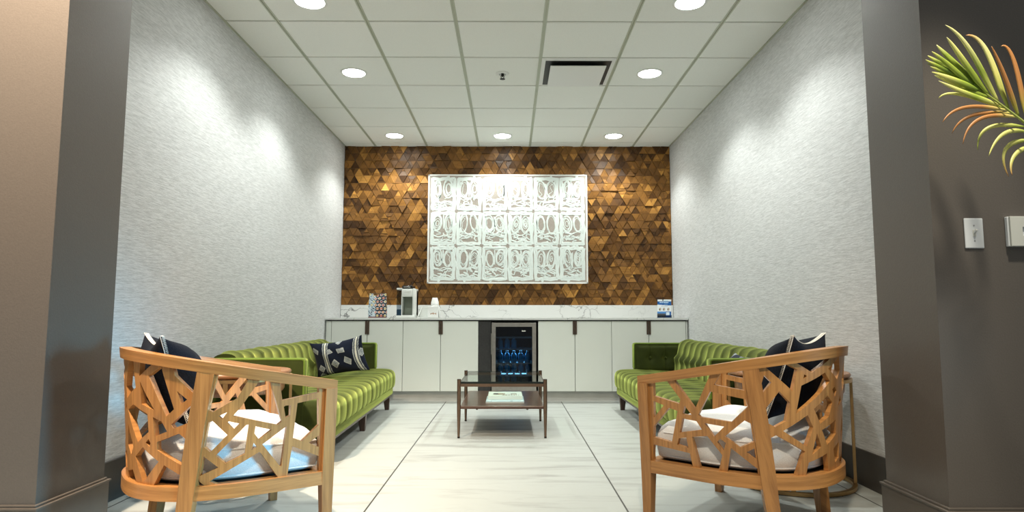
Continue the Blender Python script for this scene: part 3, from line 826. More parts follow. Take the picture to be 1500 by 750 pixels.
def lattice(name, u0, u1, parent, mat):
    """one curved panel of strapwork: outline minus holes, given real thickness"""
    us = np.linspace(u0, u1, max(3, int((u1-u0)/.025)))
    top = [(u, rail_z(shell(u, .7)[1])-.02) for u in us]
    outer = [(u, ZT-.012) for u in us]+top[::-1]
    polys = [outer]+[h for h in HOLES if any(u0 < q[0] < u1 for q in h)]
    V2 = []; E = []
    for pl in polys:
        # subdivide long edges so that the sheet can bend
        q = []
        for i in range(len(pl)):
            a, b = pl[i], pl[(i+1) % len(pl)]; n = max(1, int(math.dist(a, b)/.03))
            q += [(a[0]+(b[0]-a[0])*k/n, a[1]+(b[1]-a[1])*k/n) for k in range(n)]
        k = len(V2); V2 += q; E += [(k+i, k+(i+1) % len(q)) for i in range(len(q))]
    for u in np.arange(u0+.012, u1, .022):
        for z in np.arange(ZT, .77, .03): V2.append((float(u), float(z)))
    vo, eo, fo, *_ = geometry.delaunay_2d_cdt([Vector(v) for v in V2], E, [], 0, 1e-6)
    holes = polys[1:]; keep = []
    for f in fo:
        c = sum((vo[i] for i in f), Vector((0, 0)))/len(f)
        if inside(c, outer) and not any(inside(c, h) for h in holes): keep.append(list(f))
    used = sorted({i for f in keep for i in f}); mp = {i: k for k, i in enumerate(used)}; n = len(used)
    V = [shell(vo[i].x, vo[i].y, .012) for i in used]+[shell(vo[i].x, vo[i].y, .032) for i in used]
    F = [tuple(mp[i] for i in f) for f in keep]; cnt = {}
    for f in F:
        for i in range(len(f)): cnt[(f[i], f[(i+1) % len(f)])] = 1
    G = [tuple(i+n for i in reversed(f)) for f in F]+[(a, a+n, b+n, b) for (a, b) in cnt if (b, a) not in cnt]
    uv = [(vo[i].y, vo[i].x) for i in used]*2
    return fix(mesh_obj(name, V, [*F, *G], mat, parent, 35, uv))
def sweep_rect(name, rings, mat, parent, us):
    nv = 4; V = [p for r in rings for p in r]; F = []
    for i in range(len(rings)-1):
        for j in range(4): F.append((i*4+j, i*4+(j+1) % 4, i*4+4+(j+1) % 4, i*4+4+j))
    F += [(3, 2, 1, 0), tuple(len(V)-4+j for j in range(4))]
    uv = []
    for u in us:
        uv += [(u, 0), (u, .036), (u, .072), (u, .108)]
    return fix(mesh_obj(name, V, F, mat, parent, 35, uv))
def make_chair(label):
    t = thing('lattice_armchair', label, 'armchair', group='lattice back wooden armchairs')
    us = np.concatenate([np.linspace(-.022, CA, 8), np.linspace(CA+.01, UMAX-CA-.01, 70), np.linspace(UMAX-CA, UMAX+.022, 8)])
    rings = []
    for u in us:
        z = rail_z(shell(u, .7)[1]); th = .040
        o1, o2 = shell(u, z, -.002), shell(u, z-th, 0.); i1, i2 = shell(u, z, .040), shell(u, z-th, .040)
        rings.append([o1, o2, (i2[0], i2[1], z-th), (i1[0], i1[1], z)])
    sweep_rect('arm_rail', rings, M['oak_u'], t, us)
    # seat frame: bent ring with a front rail, dark webbing deck within
    us2 = np.concatenate([np.linspace(0, CA, 6), np.linspace(CA+.01, UMAX-CA-.01, 60), np.linspace(UMAX-CA, UMAX, 6)])
    rings = []
    for u in us2:
        a, b = shell(u, .27, -.004), shell(u, .27, .045)
        rings.append([(a[0], a[1], ZT), (a[0], a[1], ZB2), (b[0], b[1], ZB2), (b[0], b[1], ZT)])
    sweep_rect('seat_frame', rings, M['oak_u'], t, us2)
    MB().box(-CW+.01, CW-.01, CA-.045, CA, ZB2, ZT, bev=.002).build('front_rail', M['oak_u'], t, axis=0)
    deck = [shell(u, .27, .04)[:2] for u in us2]
    MB().prism(deck, ZB2+.02, ZT-.006).build('seat_deck', M['deck'], t)
    lattice('side_panel', .015, .462, t, M['oak_u']); lattice('back_panel', .462, UMAX-.462, t, M['oak_u']); lattice('side_panel', UMAX-.462, UMAX-.015, t, M['oak_u'])
    for sg in (1, -1):
        # front leg: square post under the arm, tapering below the seat
        m = MB(); x1, x0 = CW+.004, CW-.044; y1, y0 = CA+.022, CA-.024
        zt_ = rail_z(CA)-.034; f = flare(zt_)
        def ring(z, fx, k): return [(sg*(x0+fx+k), y0+k, z), (sg*(x1+fx-k*.3), y0+k, z), (sg*(x1+fx-k*.3), y1-k*.3, z), (sg*(x0+fx+k), y1-k*.3, z)]
        m.hexa(ring(ZB2, 0, 0), ring(zt_, f, 0)); m.hexa(ring(0, -.004, .010), ring(ZB2, 0, 0))
        m.build('leg', M['oak_end'], t, axis=2)
        # rear leg: broad plank outside the shell, raking back to the floor
        m = MB(); pr = []
        for z, uc, hw_, out in ((0, .552, .021, .016), (.12, .527, .0245, .014), (.232, .512, .027, .012), (.32, .503, .028, .009), (.50, .482, .028, .006), (rail_z(-.237)-.036, .455, .028, .0)):
            q = []
            for uu, ins in ((uc-hw_, -out), (uc+hw_, -out), (uc+hw_, .040-out), (uc-hw_, .040-out)):
                p = shell(uu if sg > 0 else UMAX-uu, z, ins); q.append(p)
            pr.append(q)
        for a, b in zip(pr[:-1], pr[1:]): m.hexa(a, b)
        m.build('leg', M['oak_end'], t, axis=2)
    # loose linen seat cushion filling the U
    us3 = np.concatenate([np.linspace(.03, CA, 8), np.linspace(CA+.01, UMAX-CA-.01, 50), np.linspace(UMAX-CA, UMAX-.03, 8)])
    out = [shell(u, .27, .046)[:2] for u in us3]
    fr_ = [(-(CW-.046)+(2*(CW-.046))*k/14, CA-.03+.028*math.sin(PI*k/14)) for k in range(1, 14)]
    pl = out+fr_; cxm = (0, -.09)
    prof = [(.94, .287), (.985, .300), (1.0, .335), (1.0, .362), (.985, .396), (.95, .420), (.88, .440), (.72, .458), (.5, .471), (.25, .480), (.02, .484)]
    V = []; F = []; n = len(pl)
    for k, (sc, z) in enumerate(prof):
        for (x, y) in pl: V.append((cxm[0]+(x-cxm[0])*sc, cxm[1]+(y-cxm[1])*sc, z+.004*math.sin(x*17+y*11)*(k > 3)))
    for k in range(len(prof)-1):
        for i in range(n): F.append((k*n+i, k*n+(i+1) % n, (k+1)*n+(i+1) % n, (k+1)*n+i))
    F += [tuple(range(n-1, -1, -1)), tuple((len(prof)-1)*n+i for i in range(n))]
    cu = fix(mesh_obj('seat_cushion', V, F, M['linen'], t, 60))
    m = MB()
    for z_, sc in ((.300, .988), (.398, .986)): m.tube([(cxm[0]+(x-cxm[0])*sc, cxm[1]+(y-cxm[1])*sc, z_) for x, y in pl[::2]], .0035, 6, close=True)
    m.build('piping', M['linen'], cu, smooth=60)
    return t
chair_l = make_chair('honey wood lattice armchair at left with a pale blue tinted seat cushion')
chair_l.location = (-1.1352, 2.8173, 0); chair_l.rotation_euler = (0, 0, -.948)
chair_r = copy_tree(chair_l); chair_r['label'] = 'honey wood lattice armchair at right, facing away, in front of the dark green sofa'
chair_r.location = (1.0157, 2.974, 0); chair_r.rotation_euler = (0, 0, .8493)

# ------------------------------------------------------------------ pillows
def pillow_verts(sx, sy, th, n=36, m_=None, pinch=.10, dent=0., back=1.):
    """two-sided cushion; corners stay pointed while the sides draw in. Local x = width, z = height, y = thickness"""
    m_ = m_ or n; V = []; F = []; UV = []
    for side in (1, -1):
        for i in range(n+1):
            for j in range(m_+1):
                u, v = -1+2*i/n, -1+2*j/m_
                x = u*(1-pinch*(1-v*v)); z = v*(1-pinch*(1-u*u)*(1+(dent if v > 0 else 0)))
                h = ((1-abs(u)**2.6)*(1-abs(v)**2.6))**.62*(1 if side > 0 else back)
                V.append((x*sx/2, side*th/2*h+.004*math.sin(7*u+5*v)*h, z*sy/2)); UV.append((u, v))
    N = (n+1)*(m_+1)
    for s_ in range(2):
        for i in range(n):
            for j in range(m_):
                a = s_*N+i*(m_+1)+j; b = a+m_+1; F.append((a, b, b+1, a+1) if s_ else (a, a+1, b+1, b))
    return V, F, UV
def weld(o):
    bm = bmesh.new(); bm.from_mesh(o.data); bmesh.ops.remove_doubles(bm, verts=bm.verts, dist=.0006); bmesh.ops.recalc_face_normals(bm, faces=bm.faces[:]); bm.to_mesh(o.data); bm.free()
    o.data.shade_smooth(); return o
def edge_line(sx, sy, pinch, dent, t):
    """point t in 0..4 round the seam"""
    k, f = int(t) % 4, t-int(t); s_ = -1+2*f
    u, v = [(s_, 1), (1, -s_), (-s_, -1), (-1, s_)][k]
    return (u*(1-pinch*(1-v*v))*sx/2, 0, v*(1-pinch*(1-u*u)*(1+(dent if v > 0 else 0)))*sy/2)
def black_pillow(label):
    sx, sy, p, d_ = .47, .365, .09, 1.7
    V, F, UV = pillow_verts(sx, sy, .28, 32, 32, p, d_, .60)
    o = weld(mesh_obj('throw_pillow', V, F, M['navy'])); tag(o, label, 'pillow', 'black stitched throw pillows')
    m = MB(); pts = []
    for i in range(0, 440):
        t = i/110; a = edge_line(sx, sy, p, d_, t % 4); r = 1.0 if i % 2 else .965
        pts.append((a[0]*r, (.004 if i % 2 else .014), a[2]*r))
    m.tube(pts, .0017, 5, close=True)
    m.tube([(edge_line(sx, sy, p, d_, i/30)[0]*1.005, 0, edge_line(sx, sy, p, d_, i/30)[2]*1.005) for i in range(120)], .0019, 5, close=True)
    m.build('stitching', M['stitch'], o)
    return o
def place(o, x, y, z, rz, tilt, roll=0.):
    o.matrix_world = Matrix.Translation((x, y, z)) @ Matrix.Rotation(rz, 4, 'Z') @ Matrix.Rotation(tilt, 4, 'X') @ Matrix.Rotation(roll, 4, 'Y')
def on_chair(ch, lx, ly, lz, tilt, rz=0., roll=0.):
    q = Matrix.Translation(ch.location) @ Matrix.Rotation(ch.rotation_euler[2], 4, 'Z') @ Matrix.Translation((lx, ly, lz)) @ Matrix.Rotation(rz, 4, 'Z') @ Matrix.Rotation(tilt, 4, 'X') @ Matrix.Rotation(roll, 4, 'Y')
    return q
pl_l = black_pillow('black throw pillow with white stitched edges in the left armchair')
pl_l.matrix_world = on_chair(chair_l, -.01, -.320, .652, .31, .0, .0)
pl_r = copy_tree(pl_l); pl_r['label'] = 'black throw pillow with white stitched edges in the right armchair'
pl_r.matrix_world = on_chair(chair_r, .0, -.296, .653, .34, .02, .0)

def patterned(name, label, sx=.50, sy=.31, th=.12):
    V, F, UV = pillow_verts(sx, sy, th, 150, 96, .09, .9)
    o = mesh_obj(name, V, F, M['fabric_pattern'])
    navy = (.008, .013, .028); pale = (.48, .52, .52); mid = (.16, .20, .23); cream = (.62, .64, .55)
    dia = [(-.82, .55, .15, .22, .3), (-.70, -.50, .16, .24, .1), (-.28, .50, .17, .2, 1.2), (-.08, -.30, .17, .30, 0), (.22, .48, .19, .22, .9), (.42, -.22, .16, .30, .25), (-.72, -.92, .14, .16, .1), (.95, .1, .12, .25, 0), (.12, .98, .12, .12, .1)]
    def fn(i):
        u, v = UV[i]
        for sc in (-.42, .78):
            d = u-sc-.03*v*v
            if abs(d) < .105:
                if abs(d) < .022: return cream
                if abs(abs(d)-.055) < .014: return navy
                return pale if (int((v+2)*26)+int((d+1)*40)) % 2 else mid
        for (a, b, w, h_, q) in dia:
            du, dv = u-a, v-b; c_, s_ = math.cos(q), math.sin(q); x, y = (du*c_+dv*s_)/w, (-du*s_+dv*c_)/h_
            r = abs(x)+abs(y)
            if r < 1: return pale if (r > .8 or (int(r*9) % 2 and (int(u*90)+int(v*60)) % 3)) else mid
        return navy
    set_pattern(o, fn); 
    o.data.shade_smooth(); tag(o, label, 'pillow', 'patterned navy pillows')
    return o
pp = patterned('throw_pillow', 'navy pillow with white diamonds at the far end of the bright green sofa')
def on_sofa(s_, lx, ly, lz, rz, tilt, roll=0.):
    return Matrix.Translation(s_.location) @ Matrix.Rotation(s_.rotation_euler[2], 4, 'Z') @ Matrix.Translation((lx, ly, lz)) @ Matrix.Rotation(rz, 4, 'Z') @ Matrix.Rotation(tilt, 4, 'X') @ Matrix.Rotation(roll, 4, 'Y')
pp.matrix_world = on_sofa(sofa_l, .462, .38, .556, -.24, .24, -.16)
pq = patterned('throw_pillow', 'x', .47, .28, .12); pq['label'] = 'dark pillow with corner tips showing at near end of the dark green sofa'
pq.matrix_world = on_sofa(sofa_r, .34, .86, .525, -PI/2, .5, .0)

# ------------------------------------------------------------------ coffee table and what lies on it
tb = thing('coffee_table', 'low coffee table with glass top, dark wood shelf and bronze legs', 'coffee table', (-.054, 5.28, 0))
X0, X1, Y0, Y1, Y2 = -.322, .322, 4.845-5.28, 5.615-5.28, 5.80-5.28
for x in (X0, X1):
    for y in (Y0, Y1):
        lgm = MB().tube([(x, y, 0), (x, y, .20), (x, y, .428)], [.0085, .0145, .0145], 16).build('leg', M['bronze'], tb, smooth=50)
        MB().tube([(x, y, .428), (x, y, .4315)], .0146, 16).build('cap', M['bronze_dark'], lgm, smooth=50); MB().tube([(x, y, .0), (x, y, .012)], .0095, 16).build('foot', M['bronze_dark'], lgm, smooth=50)
fm2 = MB(); zr = .388
fm2.box(X0, X1, Y0-.008, Y0+.008, zr-.012, zr+.010).box(X0, X1, Y2-.016, Y2, zr-.012, zr+.010).box(X0-.004, X0+.012, Y0, Y2, zr-.012, zr+.010).box(X1-.012, X1+.004, Y0, Y2, zr-.012, zr+.010)
fm2.build('top_frame', M['bronze'], tb)
gt = MB().box(X0+.012, X1-.012, Y0+.002, Y2-.002, .399, .409).build('glass_top', M['glass_top'], tb)
ge = MB().box(X0+.010, X1-.010, Y0-.003, Y0+.003, .394, .4125).box(X0+.010, X1-.010, Y2-.003, Y2, .3985, .4095).box(X0+.008, X0+.012, Y0, Y2, .3985, .4095).box(X1-.012, X1-.008, Y0, Y2, .3985, .4095)
ge.build('polished_edge', M['glass_edge'], gt)
MB().box(X0+.010, X1-.010, Y0-.006, Y2+.02, .212, .234, bev=.004).build('shelf', M['shelfwood'], tb, axis=0)
ft = MB()
for x in (-.19, .19): ft.lathe([(.002, .199), (.008, .199), (.010, .212), (.002, .2125)], 12, c=(x, Y0+.06, 0))
ft.build('shelf_stud', M['bronze_dark'], tb, smooth=40)

def flat_book(name, label, cat, w, d_, h, loc, rz, cover, pages=True):
    t = thing(name, label, cat, loc, rz)
    MB().box(-w/2+.003, w/2-.003, -d_/2+.002, d_/2-.003, .0015, h-.0015).build('pages', M['paper'], t)
    nx, ny = 90, 60; V = []; F = []
    for i in range(nx+1):
        for j in range(ny+1): V.append((-w/2+w*i/nx, -d_/2+d_*j/ny, h))
    F = grid_faces(nx+1, ny+1)
    o = mesh_obj('cover', V, F, M['gloss_pattern'], t)
    sm = o.modifiers.new('thick', 'SOLIDIFY'); sm.thickness = .0016; sm.offset = 1 if False else -1
    set_pattern(o, lambda i: cover(V[i][0]/w+.5, V[i][1]/d_+.5))
    MB().box(-w/2, w/2, -d_/2, d_/2, 0, .0016).box(-w/2, w/2, -d_/2-.001, -d_/2+.001, 0, h).build('back_cover', M['paper'], t)
    return t
def cov_mag(u, v):
    if v < .06: return (.20, .38, .52)
    if v < .10: return (.70, .80, .84)
    if .13 < v < .30:
        if .15 < u < .92 and (int(u*60)*7+int(v*70)*3) % 5 < 2: return (.30, .40, .46)
    if .10 < v < .17 and (.13 < u < .145 or .64 < u < .71): return (.03, .03, .035)
    return (.62, .73, .78)
def cov_book(u, v):
    if .30 < v < .62 and .15 < u < .50: return (.05, .05, .05) if u < .30 and v > .38 else ((.45, .36, .24) if int(u*40+v*9) % 3 else (.18, .13, .09))
    if .34 < v < .60 and .67 < u < .84: return (.09, .07, .06) if v > .52 or u < .69 or u > .82 else (.55, .50, .42)
    if .16 < v < .27 and .42 < u < .84 and int(u*50) % 4: return (.20, .10, .06)
    if .16 < v < .24 and .88 < u < .91: return (.02, .02, .02)
    return (.72, .76, .70)
flat_book('magazine', 'pale blue and white magazine under the white book, front edge showing', 'magazine', .295, .36, .011, (-.034, 5.175, .2345), 0, cov_mag)
flat_book('hardcover_book', 'white hardcover book with a photo cover lying on the magazine', 'book', .272, .30, .026, (-.034, 5.275, .2465), .01, cov_book)

# ------------------------------------------------------------------ round side tables
def side_table(label, loc, rz, R):
    t = thing('side_table', label, 'side table', loc, rz, 'round brass framed side tables')
    MB().lathe([(.002, .578), (R-.012, .578), (R-.004, .583), (R-.002, .592), (R-.008, .600), (.002, .600)], 64).build('table_top', M['tablewood'], t, smooth=50, axis=0)
    MB().lathe([(R-.016, .555), (R+.004, .555), (R+.004, .572), (R-.016, .572), (R-.016, .555)], 64, cap=False).build('top_ring', M['brass'], t, smooth=40)
    MB().lathe([(.002, .478), (R-.075, .478), (R-.045, .485), (R-.036, .50), (R-.032, .556), (R-.030, .5775), (.002, .5775)], 64).build('drum', M['tablewood'], t, smooth=50, axis=2)
    for k in range(4):
        a = k*PI/2; M_ = Matrix.Rotation(a, 4, 'Z')
        MB().box(R-.011, R+.003, -.011, .011, .018, .557, mat=M_).build('leg', M['brass'], t)
    MB().lathe([(R-.016, .004), (R+.005, .004), (R+.005, .022), (R-.016, .022), (R-.016, .004)], 64, cap=False).build('base_ring', M['brass'], t, smooth=40)
    m = MB()
    for k in range(6): a = k*PI/3+.3; m.lathe([(.002, 0), (.006, 0), (.006, .005), (.002, .005)], 8, c=((R-.006)*math.cos(a), (R-.006)*math.sin(a), 0))
    m.build('foot_pad', M['black'], t)
    return t
side_table('round brass and wood side table behind the left armchair, by the sofa arm', (-1.53, 3.60, 0), math.radians(16), .305)
side_table('round brass and wood side table behind the right armchair, close to the right wall', (1.545, 3.59, 0), math.radians(-22), .315)

# ------------------------------------------------------------------ things on the worktop
CT = .8832
def at(px, py, Y):
    """reference point on the depth plane Y for laying out the counter items and the palm"""
    return ((px-746.35)/935.8*Y*1.004, Y)
bag = thing('gift_bag', 'small bag printed with colourful round pods on the counter', 'bag', (-1.437, 7.0, CT), .12)
V = []; UVb = []; nb, nh = 48, 60; bw, bd, bh = .196, .11, .262
for j in range(nh+1):
    v = j/nh; z = v*bh; dpt = bd*(1-.62*v**1.4)
    for i in range(nb*2):
        q = i/(nb*2); k4 = int(q*4); f4 = q*4-k4; hx, hy = [(1-2*f4, 1), (-1, 1-2*f4), (-1+2*f4, -1), (1, -1+2*f4)][k4]
        rd = 1-.10*max(0, abs(hx)+abs(hy)-1.7)
        x = hx*rd*bw/2*(1+.02*math.sin(v*5)-.05*v); y = hy*rd*dpt/2
        zz = z-(.028*v**6)*(1 if abs(x) < .05 and v > .6 else 0)*(1-abs(x+.02)/.06)
        V.append((x, y, zz)); UVb.append((x, z))
F = []
n2 = nb*2
for j in range(nh):
    for i in range(n2): F.append((j*n2+i, j*n2+(i+1) % n2, (j+1)*n2+(i+1) % n2, (j+1)*n2+i))
F.append(tuple(range(n2-1, -1, -1)))
bo = fix(mesh_obj('bag_body', V, F, M['gloss_pattern'], bag, 50))
pods = []
for a in range(5):
    for b in range(7): pods.append((-.082+a*.041+(.02 if b % 2 else 0), .022+b*.038))
prng = random.Random(3); podc = [prng.choice([(.50, .10, .04), (.62, .24, .06), (.30, .05, .04), (.55, .42, .12), (.62, .20, .12)]) if p[0] > -.03 else prng.choice([(.30, .42, .50), (.06, .10, .14), (.45, .52, .56), (.55, .45, .15)]) for p in pods]
def bagc(i):
    x, z = UVb[i]
    if z < .012: return (.12, .02, .015)
    for (px, pz), c in zip(pods, podc):
        r = math.hypot(x-px, z-pz)
        if r < .0105: return c
        if r < .0145: return (.68, .70, .72)
    return (.02, .025, .035) if x > -.02 else ((.10, .15, .19) if int((x+z)*60) % 2 else (.45, .55, .60))
set_pattern(bo, bagc)
MB().tube([(-.05, -.02, .25), (-.045, -.02, .262), (.05, -.02, .262), (.055, -.02, .25)], .003, 6).build('fold_rim', M['black'], bag)

br = thing('coffee_maker', 'white single-serve coffee maker with a clear water tank', 'coffee maker', (-1.13, 7.02, CT))
MB().box(-.098, -.04, -.05, .13, .022, .305, bev=.006).build('water_tank', M['tank'], br)
MB().box(-.096, -.042, -.046, .126, .026, .09, bev=.004).build('water', plain('dim tank water', (.06, .12, .18), .1), br)
MB().box(-.100, -.038, -.052, .132, .302, .322, bev=.005).build('tank_lid', M['plastic_white'], br)
MB().box(-.100, -.036, -.052, .134, .0, .024, bev=.004).box(-.036, .11, -.13, .14, 0, .028, bev=.008).box(-.036, .11, .02, .14, .02, .30, bev=.006).box(.085, .11, -.12, .14, .02, .315, bev=.006).box(-.036, -.026, -.11, .05, .02, .25, bev=.003).build('brewer_body', M['plastic_white'], br, smooth=40)
MB().box(-.034, .086, -.125, .03, .225, .312, bev=.014, seg=3).build('brew_head', M['plastic_white'], br, smooth=40)
MB().box(-.030, .084, -.118, .06, .310, .346, bev=.010, seg=3).build('lid', M['black_gloss'], br, smooth=40)
MB().box(-.012, .062, -.1215, -.117, .322, .334, bev=.002).build('handle', M['chrome'], br)
MB().box(-.026, .084, .005, .022, .03, .226).build('dispenser_recess', M['grey_green'], br)
MB().box(-.022, .080, -.118, .0, .028, .034, bev=.002).build('drip_tray', M['black'], br)
mk = MB()
for k in range(6): mk.box(-.008+k*.009, -.002+k*.009, -.1262, -.1245, .268, .275)
mk.build('maker_mark', M['plate_warm'], br)

og = thing('cup_organizer', 'white slanted counter organizer holding coffee supplies', 'organizer', (-.878, 7.0, CT))
mg = MB()
for x in (-.003, .108): mg.prism([(-.08, 0), (.09, 0), (.09, .118), (.01, .118), (-.08, .05)], x, x+.004, axis='x')
mg.add([(-.115, -.08, 0), (-.110, -.08, 0), (-.110, .09, 0), (-.115, .09, 0), (-.078, .0, .120), (-.073, .0, .120), (-.073, .09, .120), (-.078, .09, .120)], [(3, 2, 1, 0), (4, 5, 6, 7), (0, 1, 5, 4), (1, 2, 6, 5), (2, 3, 7, 6), (3, 0, 4, 7)])
mg.box(-.076, .112, .084, .09, 0, .118).box(-.113, .112, -.08, .09, 0, .005).prism([(-.112, .004), (0, .004), (0, .118), (-.075, .118)], -.004, 0, axis='y')
mg.build('tray', M['plastic_white'], og)
MB().box(-.002, .112, -.085, -.02, .005, .122, bev=.003).build('front_bin', M['paper'], og)
mg = MB()
for k in range(5): mg.box(.026+k*.013, .036+k*.013, -.0865, -.0845, .036+(k % 2)*.005, .047+(k % 3)*.004)
mg.build('bin_print', plain('brown print', (.35, .18, .08), .6), og)
cp = MB()
for k in range(3): cp.lathe([(.043, .0+k*.016), (.045, .002+k*.016), (.043, .006+k*.016), (.0395, .016+k*.016)], 28, cap=False)
cp.lathe([(.042, .032), (.0405, .05), (.0285, .094), (.026, .096), (.002, .096)], 28, cap=False)
cpo = cp.build('paper_cup', M['paper'], None, smooth=40); cpo.location = (-.818, 7.03, CT+.122)
tag(cpo, 'stack of white paper cups upside down on the organizer', 'cup')
# the cups stand on the organizer's rear ledge
MB().box(.0, .108, -.02, .084, .112, .1215).build('ledge', M['plastic_white'], og)

sg_ = thing('counter_sign', 'small blue and white leaflet in an acrylic stand at the right end of the counter', 'sign', (1.70, 7.02, CT), -.05)
nx, ny = 56, 80; w_, h_ = .150, .198; V = []; UVs = []
for i in range(nx+1):
    for j in range(ny+1):
        u, v = i/nx, j/ny; V.append(((u-.5)*w_+.012*(v-.5), .03*v, .004+v*h_)); UVs.append((u, v))
lf = mesh_obj('leaflet', V, grid_faces(nx+1, ny+1), M['gloss_pattern'], sg_)
sm = lf.modifiers.new('thick', 'SOLIDIFY'); sm.thickness = .0015
def leafc(i):
    u, v = UVs[i]; blue = (.012, .11, .36); white = (.74, .77, .78)
    if v > .89: return (.10, .12, .14) if .34 < u < .44 and v > .92 else ((.25, .55, .62) if .45 < u < .78 and .905 < v < .935 else white)
    if v > .69-.06*(u-.5):
        return (.55, .70, .82) if (.16 < u < .80 and .80 < v < .855 and int(u*44) % 6) else ((.30, .50, .70) if .5 < u < .75 and .735 < v < .76 else blue)
    if v > .33:
        if .60 < v < .64 and .25 < u < .75 and int(u*60) % 4: return (.45, .52, .58)
        for cx_ in (.2, .48, .80):
            r = math.hypot((u-cx_)/.085, (v-.46)/.085)
            if r < 1: return (.16, .13, .10) if (u < cx_ and v < .48) else (.50, .42, .34)
        return white
    if u < .6 and .03 < v < .22: return (.06, .065, .07) if int(v*60) % 4 else (.16, .17, .18)
    if .64 < u < .88 and .12 < v < .30: return (.66, .74, .80)
    if v > .24 and u < .62: return (.08, .25, .55)
    return blue
set_pattern(lf, leafc)
MB().box(-.08, .08, -.02, .05, 0, .003).box(-.078, .078, -.004, -.002, .003, .03).build('acrylic_stand', M['tank'], sg_)

# ------------------------------------------------------------------ wall plates beside the opening
wy = PY0-.0205
sw = thing('light_switch', 'single white toggle light switch plate on the dark right wall', 'light switch', (1.797, wy, 1.221))
MB().box(-.0365, .0365, -.006, 0, -.059, .059, bev=.004, seg=3).build('wall_plate', M['plate'], sw)
MB().box(-.006, .006, -.0075, -.005, -.013, .013).build('toggle_slot', M['plate_warm'], sw)
tg = MB().hexa([(-.0045, -.006, -.003), (.0045, -.006, -.003), (.0045, -.006, .008), (-.0045, -.006, .008)], [(-.0035, -.021, .009), (.0035, -.021, .009), (.0035, -.020, .015), (-.0035, -.020, .015)])
tg.build('toggle', M['plastic_white'], sw)
for z in (-.030, .030): 
    q = MB().lathe([(.0005, 0), (.003, 0), (.0034, -.0006), (.0034, -.0012)], 12).build('screw', M['screw'], sw, smooth=40); q.location = (0, -.0068, z); q.rotation_euler = (PI/2, 0, 0)
bx = thing('wall_control_box', 'white wall box with a square recess, cut off by the right picture edge', 'wall box', (1.99, wy, 1.2265))
MB().box(-.070, .070, -.016, 0, -.058, .058, bev=.003).build('back_box', M['plate'], bx)
fp = MB()
fp.box(-.066, -.0195, -.026, -.015, -.058, .058, bev=.002).box(.0195, .066, -.026, -.015, -.058, .058, bev=.002).box(-.021, .021, -.026, -.015, .0155, .058, bev=.002).box(-.021, .021, -.026, -.015, -.058, -.0155, bev=.002)
fp.build('face_plate', M['plate_warm'], bx)
MB().box(-.021, .021, -.0175, -.0155, -.017, .017).box(-.001, .012, -.022, -.017, -.015, .014).build('recess_slider', M['plate'], bx)

# ------------------------------------------------------------------ palm frond reaching in from the right
def leaf_mat(name, a, b_):
    m, nt, p = new_mat(name); L = nt.links.new
    at_ = nt.nodes.new('ShaderNodeAttribute'); at_.attribute_name = 'pattern'
    L(at_.outputs['Color'], p.inputs['Base Color']); p.inputs['Roughness'].default_value = .42
    p.inputs['Subsurface Weight'].default_value = .0
    return m
M['leaf'] = leaf_mat('palm leaflet', None, None)
palm = thing('potted_palm', 'palm frond with green and browned leaflets reaching in from the right edge', 'plant', (2.42, 1.98, 0))
PX, PY = 2.42, 1.98
def pp3(px, py, Y):
    r = ((px-750)/935.83, 1, -(py-375)/935.83)
    c, s_ = math.cos(.094), math.sin(.094); y, z = c*r[1]-s_*r[2], s_*r[1]+c*r[2]
    x = r[0]+.0039*y; return Vector((x/y*Y-PX, Y-PY, z/y*Y+.9))
rach = [pp3(1360, 92, 2.22), pp3(1400, 107, 2.22), pp3(1432, 126, 2.21), pp3(1466, 150, 2.19), pp3(1498, 174, 2.16), pp3(1560, 225, 2.10), Vector((-.22, .06, 1.25)), Vector((-.05, .01, .95)), Vector((-.01, 0, .60)), Vector((0, 0, .30))]
MB().tube(rach, [.0015, .0022, .003, .0035, .004, .006, .008, .012, .02, .026], 8).build('stem', plain('palm stem', (.28, .33, .06), .5), palm, smooth=60)
MB().lathe([(.002, 0), (.14, 0), (.19, .34), (.20, .35), (.18, .35), (.165, .31), (.002, .31)], 36).build('pot', plain('dark planter', (.05, .05, .05), .5), palm, smooth=40)
gr = (.34, .44, .05); ye = (.78, .76, .22); bn = (.55, .24, .07); dg = (.16, .27, .025); pale = (.75, .72, .30)
def leaflet(pts, w, cols, dy):
    """folded ribbon along a curve given by a few picture-plane points and a depth drift"""
    n = 18; ctrl = [pp3(x, y, 2.2+dy*k/(len(pts)-1)) for k, (x, y) in enumerate(pts)]
    P = []
    for i in range(n+1):
        q = list(ctrl); t = i/n
        while len(q) > 1: q = [q[k].lerp(q[k+1], t) for k in range(len(q)-1)]
        P.append(q[0])
    V = []; F = []; C = []
    for i, p in enumerate(P):
        t = i/n; tg_ = (P[min(i+1, n)]-P[max(i-1, 0)]).normalized(); sd = tg_.cross(Vector((.15, -1, .1))).normalized(); up = sd.cross(tg_)
        ww = w*(.35+.65*min(1, t*5))*(1-t**2.6)**.8+.0006
        f = t*(len(cols)-1); k = min(int(f), len(cols)-2); c = tuple(a+(b-a)*(f-k) for a, b in zip(cols[k], cols[k+1]))
        for q, lift_ in ((-1, -.35), (-.5, -.05), (0, .12), (.5, -.05), (1, -.35)):
            V.append(p+sd*ww/2*q+up*ww*.5*lift_); C.append(tuple(x*(.8 if q == 0 else 1.) for x in c))
    o = mesh_obj('leaflet', V, grid_faces(n+1, 5), M['leaf'], palm, 80)
    o.modifiers.new('thick', 'SOLIDIFY').thickness = .0006
    set_pattern(o, lambda i: C[i])
